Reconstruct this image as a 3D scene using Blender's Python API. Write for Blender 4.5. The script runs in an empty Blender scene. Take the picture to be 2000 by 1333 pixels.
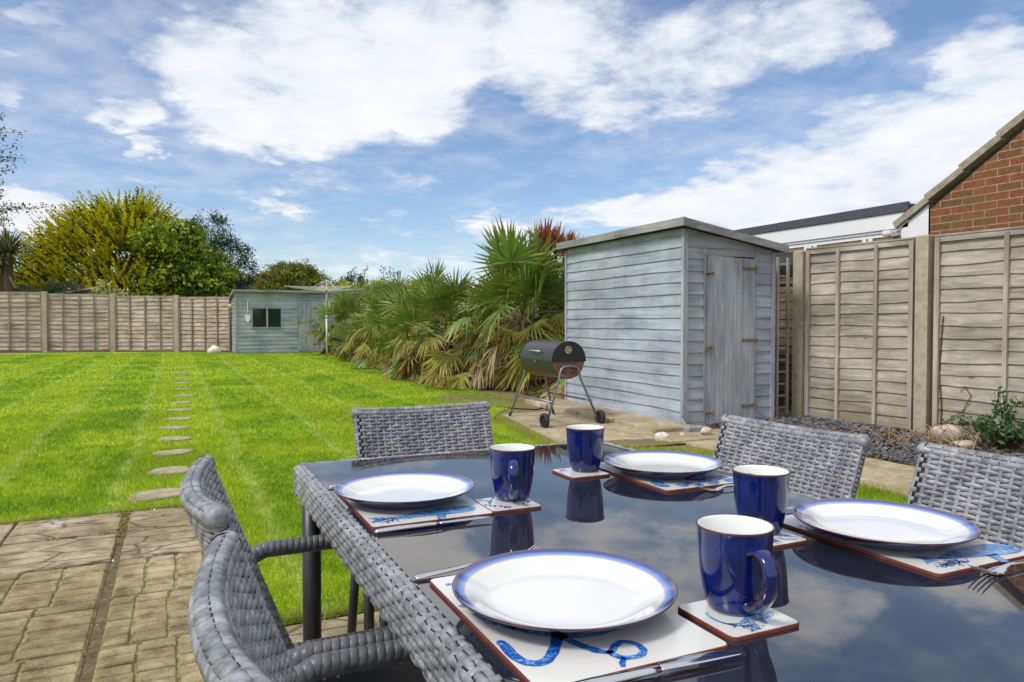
import bpy, math, random
import numpy as np
from mathutils import Vector, Matrix
random.seed(7); rng=np.random.default_rng(11)
R=math.radians; PI=math.pi
S=bpy.context.scene; COL=S.collection

# ------------------------------------------------------------------ helpers
class MB:
    def __init__(s): s.v=[]; s.f=[]; s.m=[]
    def add(s,vs,fs,mi=0):
        b=len(s.v); s.v+= [tuple(p) for p in vs]; s.f+=[tuple(b+i for i in f) for f in fs]; s.m+=[mi]*len(fs)
    def box(s,x0,y0,z0,x1,y1,z1,mi=0,ch=0):
        if ch<=0:
            s.add([(x0,y0,z0),(x1,y0,z0),(x1,y1,z0),(x0,y1,z0),(x0,y0,z1),(x1,y0,z1),(x1,y1,z1),(x0,y1,z1)],
              [(0,3,2,1),(4,5,6,7),(0,1,5,4),(1,2,6,5),(2,3,7,6),(3,0,4,7)],mi)
        else:
            c=ch
            s.add([(x0,y0,z0),(x1,y0,z0),(x1,y1,z0),(x0,y1,z0),(x0,y0,z1-c),(x1,y0,z1-c),(x1,y1,z1-c),(x0,y1,z1-c),
                   (x0+c,y0+c,z1),(x1-c,y0+c,z1),(x1-c,y1-c,z1),(x0+c,y1-c,z1)],
              [(0,3,2,1),(8,9,10,11),(0,1,5,4),(1,2,6,5),(2,3,7,6),(3,0,4,7),(4,5,9,8),(5,6,10,9),(6,7,11,10),(7,4,8,11)],mi)
    def bar(s,a,b,w,h,up=(0,0,1),mi=0):
        a=Vector(a);b=Vector(b);d=(b-a).normalized();u=Vector(up)
        sd=d.cross(u)
        if sd.length<1e-4: sd=d.cross(Vector((1,0,0)))
        sd.normalize();u=sd.cross(d).normalized()
        vs=[]
        for p in(a,b):
            for i,j in((-1,-1),(1,-1),(1,1),(-1,1)): vs.append(p+sd*(w/2*i)+u*(h/2*j))
        s.add(vs,[(0,1,2,3),(7,6,5,4),(0,4,5,1),(1,5,6,2),(2,6,7,3),(3,7,4,0)],mi)
    def tube(s,pts,r,n=10,mi=0,cap=True):
        pts=[Vector(p) for p in pts]; rs=r if isinstance(r,(list,tuple)) else [r]*len(pts)
        vs=[];fs=[]; ref=None
        for i,p in enumerate(pts):
            d=(pts[min(i+1,len(pts)-1)]-pts[max(i-1,0)])
            if d.length<1e-9: d=Vector((0,0,1))
            d.normalize()
            if ref is None:
                ref=Vector((0,0,1)) if abs(d.z)<.9 else Vector((1,0,0))
            sd=d.cross(ref)
            if sd.length<1e-4: sd=d.orthogonal()
            sd.normalize(); up=sd.cross(d).normalized(); ref=up
            for k in range(n):
                a=2*PI*k/n; vs.append(p+(sd*math.cos(a)+up*math.sin(a))*rs[i])
        for i in range(len(pts)-1):
            for k in range(n):
                k2=(k+1)%n; fs.append((i*n+k,i*n+k2,(i+1)*n+k2,(i+1)*n+k))
        if cap: fs.append(tuple(range(n-1,-1,-1))); fs.append(tuple((len(pts)-1)*n+k for k in range(n)))
        s.add(vs,fs,mi)
    def lathe(s,prof,n=48,mi=0,mis=None,c=(0,0,0)):
        vs=[];fs=[];m=len(prof)
        for r,z in prof:
            for k in range(n):
                a=2*PI*k/n; vs.append((c[0]+r*math.cos(a),c[1]+r*math.sin(a),c[2]+z))
        b=len(s.v); s.v+=vs
        for i in range(m-1):
            for k in range(n):
                k2=(k+1)%n; s.f.append((b+i*n+k,b+i*n+k2,b+(i+1)*n+k2,b+(i+1)*n+k)); s.m.append(mis[i] if mis else mi)
    def disc(s,c,nrm,r,n=24,mi=0,th=0.0):
        nrm=Vector(nrm).normalized();a=nrm.orthogonal().normalized();b=nrm.cross(a);c=Vector(c)
        f=[c+nrm*th+(a*math.cos(2*PI*k/n)+b*math.sin(2*PI*k/n))*r for k in range(n)]
        g=[p-nrm*th*2 for p in f]
        s.add(f+g,[tuple(range(n)),tuple(range(2*n-1,n-1,-1))]+[(k,(k+1)%n+0,n+(k+1)%n,n+k)[::-1] for k in range(n)],mi)
    def build(s,name,mats,parent=None,smooth=False,loc=None):
        me=bpy.data.meshes.new(name); me.from_pydata(s.v,[],s.f)
        if not isinstance(mats,(list,tuple)): mats=[mats]
        for m in mats: me.materials.append(m)
        if len(mats)>1: me.polygons.foreach_set('material_index',s.m)
        if smooth: me.polygons.foreach_set('use_smooth',[True]*len(s.f))
        me.update(); o=bpy.data.objects.new(name,me); COL.objects.link(o)
        if parent: o.parent=parent
        if loc: o.location=loc
        return o
def np_mesh(name,V,k,mats,midx=None,parent=None,smooth=False):
    """V: (n*k,3) verts, every k consecutive verts one face"""
    V=np.asarray(V,dtype=np.float32).reshape(-1,3); n=len(V)//k
    me=bpy.data.meshes.new(name); me.vertices.add(len(V)); me.vertices.foreach_set('co',V.ravel())
    me.loops.add(n*k); me.loops.foreach_set('vertex_index',np.arange(n*k,dtype=np.int32))
    me.polygons.add(n); me.polygons.foreach_set('loop_start',np.arange(0,n*k,k,dtype=np.int32))
    if not isinstance(mats,(list,tuple)): mats=[mats]
    for m in mats: me.materials.append(m)
    if midx is not None: me.polygons.foreach_set('material_index',np.asarray(midx,dtype=np.int32))
    if smooth: me.polygons.foreach_set('use_smooth',[True]*n)
    me.update(calc_edges=True); me.validate()
    o=bpy.data.objects.new(name,me); COL.objects.link(o)
    if parent: o.parent=parent
    return o
def tag(o,label=None,cat=None,group=None,kind=None):
    if label: o['label']=label
    if cat: o['category']=cat
    if group: o['group']=group
    if kind: o['kind']=kind
    return o
def empty(name,loc=(0,0,0),rz=0,label=None,cat=None,group=None):
    o=bpy.data.objects.new(name,None); COL.objects.link(o); o.location=loc; o.rotation_euler=(0,0,rz); o.empty_display_size=.1
    return tag(o,label,cat,group)
def copy_tree(o,parent=None):
    c=o.copy(); COL.objects.link(c)
    if parent: c.parent=parent
    for ch in list(o.children): copy_tree(ch,c)
    return c
def lerp(a,b,t): return a+(b-a)*t

# ------------------------------------------------------------------ materials
class NT:
    def __init__(s,name):
        s.mat=bpy.data.materials.new(name); s.mat.use_nodes=True; s.t=s.mat.node_tree; s.n=s.t.nodes; s.l=s.t.links
        s.p=s.n['Principled BSDF']; s._co=None
    def co(s,kind='Object'):
        if s._co is None: s._co=s.n.new('ShaderNodeTexCoord')
        return s._co.outputs[kind]
    def map(s,scale=(1,1,1),rot=(0,0,0),loc=(0,0,0),src=None):
        m=s.n.new('ShaderNodeMapping'); m.inputs['Scale'].default_value=scale; m.inputs['Rotation'].default_value=rot; m.inputs['Location'].default_value=loc
        s.l.new(src or s.co(),m.inputs['Vector']); return m.outputs[0]
    def noise(s,vec,scale,detail=3,rough=.55,dist=0):
        n=s.n.new('ShaderNodeTexNoise'); n.inputs['Scale'].default_value=scale; n.inputs['Detail'].default_value=detail
        n.inputs['Roughness'].default_value=rough; n.inputs['Distortion'].default_value=dist
        s.l.new(vec,n.inputs['Vector']); return n.outputs['Fac']
    def ramp(s,fac,stops,interp='LINEAR'):
        r=s.n.new('ShaderNodeValToRGB'); e=r.color_ramp; e.interpolation=interp
        e.elements[0].position=stops[0][0]; e.elements[0].color=(*stops[0][1],1)
        e.elements[1].position=stops[1][0]; e.elements[1].color=(*stops[1][1],1)
        for p,c in stops[2:]:
            x=e.elements.new(p); x.color=(*c,1)
        s.l.new(fac,r.inputs[0]); return r.outputs[0]
    def mix(s,f,a,b,mode='MIX'):
        m=s.n.new('ShaderNodeMix'); m.data_type='RGBA'; m.blend_type=mode
        for sock,v in((m.inputs['Factor'],f),(m.inputs['A'],a),(m.inputs['B'],b)): pass
        ins=[i for i in m.inputs if i.type=='RGBA']; fi=[i for i in m.inputs if i.type=='VALUE'][0]
        for sock,v in((fi,f),(ins[0],a),(ins[1],b)):
            if isinstance(v,(int,float)): sock.default_value=v
            elif isinstance(v,tuple): sock.default_value=(*v,1)
            else: s.l.new(v,sock)
        return [o for o in m.outputs if o.type=='RGBA'][0]
    def math(s,op,a,b=0.0,clamp=False):
        m=s.n.new('ShaderNodeMath'); m.operation=op; m.use_clamp=clamp
        for i,v in enumerate((a,b)):
            if isinstance(v,(int,float)): m.inputs[i].default_value=v
            else: s.l.new(v,m.inputs[i])
        return m.outputs[0]
    def bump(s,h,strength=.3,dist=.01):
        b=s.n.new('ShaderNodeBump'); b.inputs['Strength'].default_value=strength; b.inputs['Distance'].default_value=dist
        s.l.new(h,b.inputs['Height']); s.l.new(b.outputs[0],s.p.inputs['Normal'])
    def set(s,col=None,rough=None,**kw):
        if col is not None:
            if isinstance(col,tuple): s.p.inputs['Base Color'].default_value=(*col,1)
            else: s.l.new(col,s.p.inputs['Base Color'])
        if rough is not None:
            if isinstance(rough,(int,float)): s.p.inputs['Roughness'].default_value=rough
            else: s.l.new(rough,s.p.inputs['Roughness'])
        for k,v in kw.items(): s.p.inputs[k.replace('_',' ')].default_value=v
        return s.mat
def plain(name,col,rough=.5,var=.12,scale=6,**kw):
    t=NT(name); n=t.noise(t.map(),scale,4)
    c=t.ramp(n,[(.3,tuple(x*(1-var) for x in col)),(.7,tuple(min(1,x*(1+var)) for x in col))])
    t.set(c,rough,**kw); return t.mat
def leafmat(name,c1,c2,rough=.55,scale=1.2,trans=.25,spec=.3):
    t=NT(name); n=t.noise(t.map(),scale,4,.6)
    c=t.ramp(n,[(.32,c1),(.68,c2)]); t.set(c,rough,Specular_IOR_Level=spec)
    tr=t.n.new('ShaderNodeBsdfTranslucent'); t.l.new(c,tr.inputs[0])
    mx=t.n.new('ShaderNodeMixShader'); mx.inputs[0].default_value=trans
    t.l.new(t.p.outputs[0],mx.inputs[1]); t.l.new(tr.outputs[0],mx.inputs[2])
    t.l.new(mx.outputs[0],t.n['Material Output'].inputs['Surface']); return t.mat
def wood(name,dark,mid,light,axis='x',rough=.85,fine=60,stain=None,bump=.25,drip=False,algae=False):
    """weathered timber, grain along axis"""
    t=NT(name); st={'x':(.06,1,1),'y':(1,.06,1),'z':(1,1,.06)}[axis]
    g=t.noise(t.map(st),fine,5,.65,.6); big=t.noise(t.map(tuple(max(x,.35) for x in st),loc=(3,1,2)),3.2,5,.6)
    c=t.ramp(g,[(.36,dark),(.5,mid),(.64,light)])
    c2=t.ramp(big,[(.38,tuple(x*.62 for x in mid)),(.62,tuple(min(1,x*1.12) for x in light))])
    c=t.mix(.5,c,c2)
    if drip:
        d1=t.noise(t.map((1,1,.28),loc=(5,5,5)),5.5,6,.7); c=t.mix(t.math('MULTIPLY',t.ramp(d1,[(.48,(0,0,0)),(.70,(1,1,1))]),.30),c,(.50,.55,.63)); c=t.mix(t.math('MULTIPLY',t.ramp(d1,[(.32,(1,1,1)),(.46,(0,0,0))]),.20),c,(.18,.205,.25))
    if stain:
        s2=t.noise(t.map(loc=(7,7,7)),2.3,5,.65); f=t.ramp(s2,[(.52,(0,0,0)),(.64,(1,1,1))]); c=t.mix(t.math('MULTIPLY',f,.5),c,stain)
    if algae:
        sz=t.n.new('ShaderNodeSeparateXYZ'); t.l.new(t.co(),sz.inputs[0]); an=t.noise(t.map(loc=(2,8,3)),3.5,6,.7); hgt=t.math('SUBTRACT',t.math('MULTIPLY',an,1.5),t.math('MULTIPLY',sz.outputs[2],.75))
        c=t.mix(t.math('MULTIPLY',t.ramp(hgt,[(.42,(0,0,0)),(.75,(1,1,1))]),.5),c,(.23,.20,.075))
        kn=t.n.new('ShaderNodeTexVoronoi'); kn.inputs['Scale'].default_value=2.6; t.l.new(t.map((.5,.5,1.6)),kn.inputs['Vector']); c=t.mix(t.math('MULTIPLY',t.ramp(kn.outputs['Distance'],[(.02,(1,1,1)),(.055,(0,0,0))]),.75),c,(.07,.045,.03))
    t.set(c,rough); t.bump(g,bump,.004); return t.mat

M={}
# weathered rattan
t=NT('rattan'); a=t.noise(t.map((1,1,1)),55,5,.65); b=t.noise(t.map((1,1,1),loc=(4,4,4)),14,4,.6)
c=t.ramp(a,[(.36,(.085,.09,.105)),(.5,(.215,.222,.243)),(.64,(.40,.405,.425))]); c=t.mix(.4,c,t.ramp(b,[(.38,(.11,.115,.13)),(.62,(.35,.355,.38))]))
t.set(c,.42,Specular_IOR_Level=.45); t.bump(a,.25,.0012); M['rattan']=t.mat
t=NT('rattan_gap'); t.set((.010,.010,.012),.8); M['gap']=t.mat
t=NT('rattan_wrap'); a=t.noise(t.map(),70,5,.65); c=t.ramp(a,[(.3,(.06,.063,.073)),(.7,(.15,.155,.17))]); t.set(c,.42); M['wrap']=t.mat
M['blackmetal']=plain('black_powder_coat',(.018,.018,.02),.38,.2,30)
t=NT('smoked_glass'); t.p.inputs['Specular Tint'].default_value=(1.0,.93,.82,1); t.set((.018,.019,.030),.02,IOR=3.1,Specular_IOR_Level=.5); M['glass']=t.mat
t=NT('plate_glaze'); sx=t.n.new('ShaderNodeSeparateXYZ'); t.l.new(t.co(),sx.inputs[0])
rr=t.math('SQRT',t.math('ADD',t.math('MULTIPLY',sx.outputs[0],sx.outputs[0]),t.math('MULTIPLY',sx.outputs[1],sx.outputs[1])))
nz=t.noise(t.map(),30,3); rr=t.math('ADD',rr,t.math('MULTIPLY',t.math('SUBTRACT',nz,.5),.0025))
rr=t.math('MULTIPLY',rr,1/.15)
c=t.ramp(rr,[(0,(.70,.70,.695)),(.79,(.70,.70,.68)),(.804,(.72,.66,.56)),(.812,(.46,.40,.36)),(.820,(.24,.33,.66)),(.845,(.12,.20,.52)),(.870,(.03,.06,.28)),(.888,(.07,.07,.14)),(.905,(.09,.05,.045))])
t.set(c,.08,Coat_Weight=.6,Coat_Roughness=.04); M['plate']=t.mat
t=NT('cobalt_glaze'); n=t.noise(t.map(),28,4,.6); c=t.ramp(n,[(.38,(.002,.006,.065)),(.62,(.003,.015,.14))]); t.set(c,.12,Coat_Weight=.6,Coat_Roughness=.02,IOR=1.4); M['cobalt']=t.mat
t=NT('white_glaze'); t.set((.80,.81,.80),.1,Coat_Weight=.5); M['whiteglaze']=t.mat
M['brownrim']=plain('brown_bare_rim',(.085,.03,.02),.3,.3,60)
t=NT('mat_face'); t.set((.68,.675,.65),.22,Coat_Weight=.4); M['matface']=t.mat
M['matedge']=plain('mat_edge',(.17,.035,.018),.6,.25,40)
t=NT('blue_wash'); n=t.noise(t.map(),45,6,.75,.6); n2=t.noise(t.map(loc=(2,2,2)),160,3,.7)
c=t.ramp(n,[(.36,(.012,.06,.32)),(.46,(.05,.22,.55)),(.54,(.16,.42,.68)),(.64,(.60,.68,.74))]); c=t.mix(t.ramp(n2,[(.42,(0,0,0)),(.5,(1,1,1))]),c,t.ramp(n,[(.3,(.02,.09,.4)),(.7,(.25,.45,.7))])); t.set(c,.25,Coat_Weight=.3); M['bluewash']=t.mat
t=NT('blue_ink'); n=t.noise(t.map(),110,5,.8); c=t.ramp(n,[(.36,(.008,.045,.30)),(.50,(.015,.13,.50)),(.60,(.22,.40,.66))]); t.set(c,.25,Coat_Weight=.3); M['blueink']=t.mat
t=NT('steel'); n=t.noise(t.map((8,1,1)),30,3); t.set((.62,.62,.63),.13,Metallic=1.0); M['steel']=t.mat
# paving
def paving(name,c1,c2,c3,crazy):
    t=NT(name); n=t.noise(t.map(),9,6,.7); f=t.noise(t.map(loc=(9,2,1)),160,4,.8); big=t.noise(t.map(loc=(1,5,1)),1.6,4,.6)
    c=t.ramp(n,[(.37,c1),(.5,c2),(.63,c3)])
    c=t.mix(t.math('MULTIPLY',t.ramp(f,[(.53,(0,0,0)),(.64,(1,1,1))]),.6),c,(.56,.52,.43))
    c=t.mix(t.math('MULTIPLY',t.ramp(f,[(.36,(1,1,1)),(.46,(0,0,0))]),.65),c,(.09,.065,.03))
    c=t.mix(t.math('MULTIPLY',t.ramp(big,[(.46,(0,0,0)),(.60,(1,1,1))]),.45),c,(c1[0]*.62,c1[1]*.64,c1[2]*.5)); ms=t.noise(t.map(loc=(6,3,1)),4.5,6,.75); c=t.mix(t.math('MULTIPLY',t.ramp(ms,[(.55,(0,0,0)),(.68,(1,1,1))]),.45),c,(.15,.16,.04))
    w=t.noise(t.map(loc=(4,8,1)),3.1,3); c=t.mix(t.math('MULTIPLY',t.ramp(w,[(.665,(0,0,0)),(.69,(1,1,1))]),.6),c,(.62,.6,.55))
    h=t.math('ADD',n,t.math('MULTIPLY',f,.6))
    if crazy:
        v=t.n.new('ShaderNodeTexVoronoi'); v.feature='DISTANCE_TO_EDGE'; v.inputs['Scale'].default_value=5.5; 
        dn=t.mix(.12,t.map((.55,1.5,1)),t.n.new('ShaderNodeTexNoise').outputs['Color']); t.l.new(dn,v.inputs['Vector'])
        e=t.ramp(v.outputs['Distance'],[(0,(0,0,0)),(.035,(1,1,1))]); h=t.math('ADD',h,t.math('MULTIPLY',e,1.1))
        c=t.mix(t.math('MULTIPLY',t.math('SUBTRACT',1.0,e),.75),c,(.075,.06,.035))
    t.set(c,.92,Specular_IOR_Level=.25); t.bump(h,1.0,.009); return t.mat
M['pave']=paving('embossed_paving',(.21,.15,.075),(.41,.32,.17),(.56,.46,.28),False)
M['pavecrazy']=paving('riven_paving',(.23,.175,.10),(.42,.335,.21),(.56,.475,.32),True)
M['steppave']=paving('stepping_paving',(.30,.255,.17),(.42,.36,.25),(.52,.46,.35),False)
M['sandpave']=paving('sandstone_paving',(.36,.28,.175),(.47,.38,.25),(.56,.47,.34),False)
t=NT('joint_soil'); n=t.noise(t.map(),25,6,.75); c=t.ramp(n,[(.3,(.05,.035,.018)),(.5,(.13,.105,.045)),(.72,(.19,.16,.085))]); t.set(c,.95); t.bump(n,.8,.01); M['joint']=t.mat
t=NT('mossy_groove'); n=t.noise(t.map(),18,6,.75); c=t.ramp(n,[(.38,(.13,.105,.04)),(.5,(.26,.22,.09)),(.63,(.36,.31,.15))]); t.set(c,.95); t.bump(n,.8,.006); M['groove']=t.mat
t=NT('bare_soil'); n=t.noise(t.map(),7,8,.75); n2=t.noise(t.map(),60,5,.8); c=t.ramp(n,[(.36,(.12,.075,.04)),(.47,(.25,.165,.095)),(.56,(.17,.19,.04)),(.66,(.34,.25,.15))]); t.set(c,.95); t.bump(n2,.9,.02); M['soil']=t.mat
# lawn
def lawnmat(name,blade):
    t=NT(name); co=t.co('Object'); sx=t.n.new('ShaderNodeSeparateXYZ'); t.l.new(co,sx.inputs[0]); X=sx.outputs[0];Y=sx.outputs[1]
    n=t.noise(t.map((1,1,0)),.9,6,.62,.4); n2=t.noise(t.map((1,1,0),loc=(9,4,0)),7,5,.7); n3=t.noise(t.map((1,1,0),loc=(3,4,0)),42,3,.7)
    c=t.ramp(n,[(.36,(.17,.30,.006)),(.5,(.275,.43,.008)),(.63,(.43,.535,.022))])
    c=t.mix(t.math('MULTIPLY',t.ramp(n2,[(.38,(1,1,1)),(.5,(0,0,0))]),.55),c,(.09,.21,.006))
    c=t.mix(t.math('MULTIPLY',t.ramp(n2,[(.53,(0,0,0)),(.64,(1,1,1))]),.5),c,(.52,.52,.08)); dp=t.noise(t.map((1,1,0),loc=(1,9,0)),2.1,6,.7); c=t.mix(t.math('MULTIPLY',t.ramp(dp,[(.60,(0,0,0)),(.70,(1,1,1))]),.4),c,(.50,.44,.14))
    # broad mowing bands, direction of cut alternates the tone
    wob=t.math('MULTIPLY',t.math('SUBTRACT',t.noise(t.map((1,1,0),loc=(0,7,0)),.6,2),.5),.25)
    xx=t.math('ADD',X,wob)
    s=t.math('SINE',t.math('MULTIPLY',t.math('ADD',xx,.33),PI/.80))
    band=t.ramp(t.math('ADD',t.math('MULTIPLY',s,.5),.5),[(.38,(0,0,0)),(.62,(1,1,1))])
    c=t.mix(t.math('MULTIPLY',band,.36),c,(.46,.56,.03))
    # pale wheel lines
    w=t.math('ABSOLUTE',t.math('SUBTRACT',t.math('FRACT',t.math('MULTIPLY',t.math('ADD',xx,.33),1/.80)),.5))
    line=t.ramp(w,[(.41,(0,0,0)),(.495,(1,1,1))])
    c=t.mix(t.math('MULTIPLY',line,t.math('MULTIPLY',t.ramp(n2,[(.35,(0,0,0)),(.6,(1,1,1))]),.55)),c,(.55,.62,.20))
    if blade:
        c=t.mix(t.math('MULTIPLY',t.ramp(n3,[(.5,(0,0,0)),(.8,(1,1,1))]),.35),c,(.42,.52,.08))
    else:
        c=t.mix(t.math('MULTIPLY',t.ramp(n3,[(.3,(1,1,1)),(.55,(0,0,0))]),.45),c,(.07,.16,.012))
    t.set(c,.6 if blade else .9,Specular_IOR_Level=.2)
    if not blade: t.bump(t.math('ADD',n2,n3),.8,.03)
    else:
        tr=t.n.new('ShaderNodeBsdfTranslucent'); t.l.new(c,tr.inputs[0]); mx=t.n.new('ShaderNodeMixShader'); mx.inputs[0].default_value=.3
        t.l.new(t.p.outputs[0],mx.inputs[1]); t.l.new(tr.outputs[0],mx.inputs[2]); t.l.new(mx.outputs[0],t.n['Material Output'].inputs['Surface'])
    return t.mat
M['lawn']=lawnmat('lawn_turf',False); M['blade']=lawnmat('grass_blades',True)
M['strawblade']=leafmat('straw_grass',(.30,.24,.09),(.42,.34,.16),.7,3)
# timber
M['shedx']=wood('shed_paint_x',(.17,.20,.245),(.29,.33,.395),(.44,.485,.555),'x',.75,26,(.34,.35,.37),.25,True)
M['shedy']=wood('shed_paint_y',(.17,.20,.245),(.29,.33,.395),(.44,.485,.555),'y',.75,26,(.36,.36,.37),.25,True)
M['shedz']=wood('shed_paint_z',(.15,.175,.21),(.30,.335,.39),(.47,.51,.565),'z',.75,26,(.34,.315,.28),.25)
M['greywood']=wood('grey_bare_wood',(.10,.10,.10),(.235,.237,.24),(.38,.38,.38),'y',.9,40)
M['greywoodx']=wood('grey_bare_wood_x',(.10,.10,.10),(.235,.237,.24),(.38,.38,.38),'x',.9,40)
M['fenceb']=wood('fence_board',(.16,.135,.112),(.35,.307,.262),(.54,.49,.43),'y',.9,24,(.25,.215,.175),.5,False,True)
M['fencev']=wood('fence_batten',(.24,.19,.155),(.38,.325,.275),(.52,.465,.41),'z',.9,38)
M['farboard']=wood('far_fence_board',(.22,.16,.12),(.41,.325,.26),(.56,.47,.39),'x',.9,9)
M['farbatten']=wood('far_fence_batten',(.18,.13,.10),(.29,.22,.17),(.38,.31,.25),'z',.9,20)
M['darkwood']=wood('old_dark_board',(.05,.038,.025),(.11,.085,.055),(.19,.15,.10),'y',.95,30)
t=NT('concrete_post'); n=t.noise(t.map(),9,7,.75); n2=t.noise(t.map(loc=(3,3,3)),26,5,.7); c=t.ramp(n,[(.3,(.27,.225,.14)),(.5,(.40,.36,.26)),(.72,(.50,.46,.37))]); c=t.mix(t.math('MULTIPLY',t.ramp(n2,[(.58,(0,0,0)),(.68,(1,1,1))]),.7),c,(.58,.50,.33)); c=t.mix(t.math('MULTIPLY',t.ramp(n2,[(.30,(1,1,1)),(.4,(0,0,0))]),.6),c,(.16,.11,.04)); t.set(c,.95); t.bump(n2,.6,.008); M['post']=t.mat
M['whitepaint']=plain('white_upvc',(.80,.80,.80),.35,.03,3)
t=NT('roof_felt'); n=t.noise(t.map(),40,4,.7); c=t.ramp(n,[(.3,(.045,.05,.06)),(.7,(.095,.105,.125))]); t.set(c,.85); M['felt']=t.mat
t=NT('tile_verge'); n=t.noise(t.map(),14,6,.75); c=t.ramp(n,[(.3,(.19,.15,.11)),(.5,(.32,.275,.21)),(.72,(.42,.38,.30))]); t.set(c,.9); t.bump(n,.6,.01); M['verge']=t.mat
t=NT('window_glass'); t.set((.02,.025,.025),.05,IOR=1.6); M['win']=t.mat
# brick in world Y/Z plane
t=NT('red_brick'); mp=t.n.new('ShaderNodeSeparateXYZ'); t.l.new(t.co(),mp.inputs[0]); cb=t.n.new('ShaderNodeCombineXYZ'); t.l.new(mp.outputs[1],cb.inputs[0]); t.l.new(mp.outputs[2],cb.inputs[1])
br=t.n.new('ShaderNodeTexBrick'); t.l.new(cb.outputs[0],br.inputs['Vector']); br.inputs['Scale'].default_value=1; br.inputs['Brick Width'].default_value=.225; br.inputs['Row Height'].default_value=.075; br.inputs['Mortar Size'].default_value=.0055; br.inputs['Mortar Smooth'].default_value=.2
br.inputs['Color1'].default_value=(.30,.085,.038,1); br.inputs['Color2'].default_value=(.19,.09,.035,1); br.inputs['Mortar'].default_value=(.42,.35,.24,1); br.inputs['Bias'].default_value=.0
n=t.noise(t.map(),22,6,.75); c=t.mix(.6,br.outputs['Color'],t.ramp(n,[(.38,(.30,.30,.30)),(.5,(.75,.72,.7)),(.64,(1.0,.98,.9))]),'MULTIPLY'); n2=t.noise(t.map(loc=(2,2,2)),3,3); c=t.mix(t.math('MULTIPLY',t.ramp(n2,[(.45,(0,0,0)),(.65,(1,1,1))]),.35),c,(.20,.13,.035))
t.set(c,.9); bm=t.n.new('ShaderNodeBump'); bm.inputs['Strength'].default_value=.7; bm.inputs['Distance'].default_value=.008; bm.invert=True; t.l.new(t.math('SUBTRACT',br.outputs['Fac'],t.math('MULTIPLY',n,.4)),bm.inputs['Height']); t.l.new(bm.outputs[0],t.p.inputs['Normal']); M['brick']=t.mat
M['rust']=plain('rusty_iron',(.23,.17,.11),.8,.5,40,Metallic=.3)
M['gcap']=plain('grill_cap',(.018,.018,.02),.45,.1,10)
M['bbqlid']=plain('grill_enamel',(.035,.037,.042),.38,.15,12)
t=NT('grill_bowl'); sx=t.n.new('ShaderNodeSeparateXYZ'); t.l.new(t.co(),sx.inputs[0]); n=t.noise(t.map(),9,5,.7)
h=t.math('ADD',sx.outputs[2],t.math('MULTIPLY',n,.12)); c=t.ramp(t.math('MULTIPLY',h,1.0),[(.57,(.16,.055,.022)),(.64,(.03,.03,.034))]); t.set(c,.42); M['bbqbowl']=t.mat
M['bbqend']=plain('scorched_panel',(.20,.09,.06),.5,.4,18)
M['greysteel']=plain('grey_tube_steel',(.20,.23,.25),.35,.15,20,Metallic=.5)
M['rubber']=plain('black_rubber',(.02,.02,.021),.7,.2,40)
M['alu']=plain('dull_aluminium',(.50,.49,.47),.4,.1,10,Metallic=.3)
t=NT('trunk_bark'); n=t.noise(t.map((1,1,.3)),12,6,.7); t.set(t.ramp(n,[(.3,(.05,.035,.02)),(.7,(.17,.12,.075))]),.95); t.bump(n,.8,.02); M['bark']=t.mat
# foliage
M['gold1']=leafmat('gold_needles',(.50,.44,.012),(.70,.60,.02),.6,.6,.35)
M['gold2']=leafmat('lime_needles',(.33,.37,.012),(.54,.50,.02),.6,.6,.35)
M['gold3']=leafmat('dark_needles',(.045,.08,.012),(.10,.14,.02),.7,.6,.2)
M['broad1']=leafmat('lime_leaves',(.25,.35,.02),(.42,.48,.04),.5,.5,.3)
M['broad2']=leafmat('mid_leaves',(.09,.17,.02),(.17,.25,.03),.5,.5,.3)
M['broad3']=leafmat('dark_leaves',(.03,.07,.015),(.07,.11,.025),.5,.5,.2)
M['euc1']=leafmat('greygreen_leaves',(.075,.12,.075),(.15,.20,.12),.5,.6,.2)
M['euc2']=leafmat('deep_greygreen_leaves',(.03,.055,.035),(.07,.10,.055),.5,.6,.2)
M['olive1']=leafmat('olive_leaves',(.16,.20,.03),(.27,.25,.05),.6,.4,.25)
M['olive2']=leafmat('russet_leaves',(.20,.12,.035),(.28,.16,.05),.6,.4,.25)
M['olive3']=leafmat('dull_green_leaves',(.06,.10,.025),(.12,.15,.035),.6,.4,.25)
M['palmg']=leafmat('palm_green',(.075,.14,.02),(.22,.30,.045),.4,3,.25,.5)
M['palmy']=leafmat('palm_yellowing',(.22,.27,.04),(.40,.33,.06),.45,3,.25,.4)
M['palmo']=leafmat('palm_orange',(.38,.20,.035),(.46,.28,.07),.6,3,.2)
M['palmb']=leafmat('palm_dead',(.28,.19,.10),(.48,.37,.22),.75,4,.15)
M['palmd']=leafmat('palm_dark_dead',(.06,.033,.018),(.16,.095,.05),.8,4,.1)
M['petiole']=plain('palm_stalk',(.16,.19,.05),.5,.3,8)
M['red1']=leafmat('bronze_blades',(.20,.045,.035),(.34,.10,.055),.5,2,.25)
M['red2']=leafmat('amber_blades',(.40,.22,.04),(.45,.30,.08),.5,2,.25)
M['varieg']=leafmat('variegated_leaves',(.42,.46,.12),(.60,.60,.25),.5,2,.25)
M['shrubg']=leafmat('shrub_leaves',(.035,.11,.035),(.09,.20,.06),.4,6,.2,.5)
M['deadleaf']=leafmat('fallen_leaves',(.20,.085,.035),(.33,.17,.08),.7,9,.1)
M['slate']=plain('slate_chip',(.12,.13,.15),.55,.5,8)
M['stone']=plain('pale_stone',(.55,.47,.37),.85,.25,18)
M['whitestone']=plain('white_stone',(.70,.66,.60),.85,.15,18)

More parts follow.
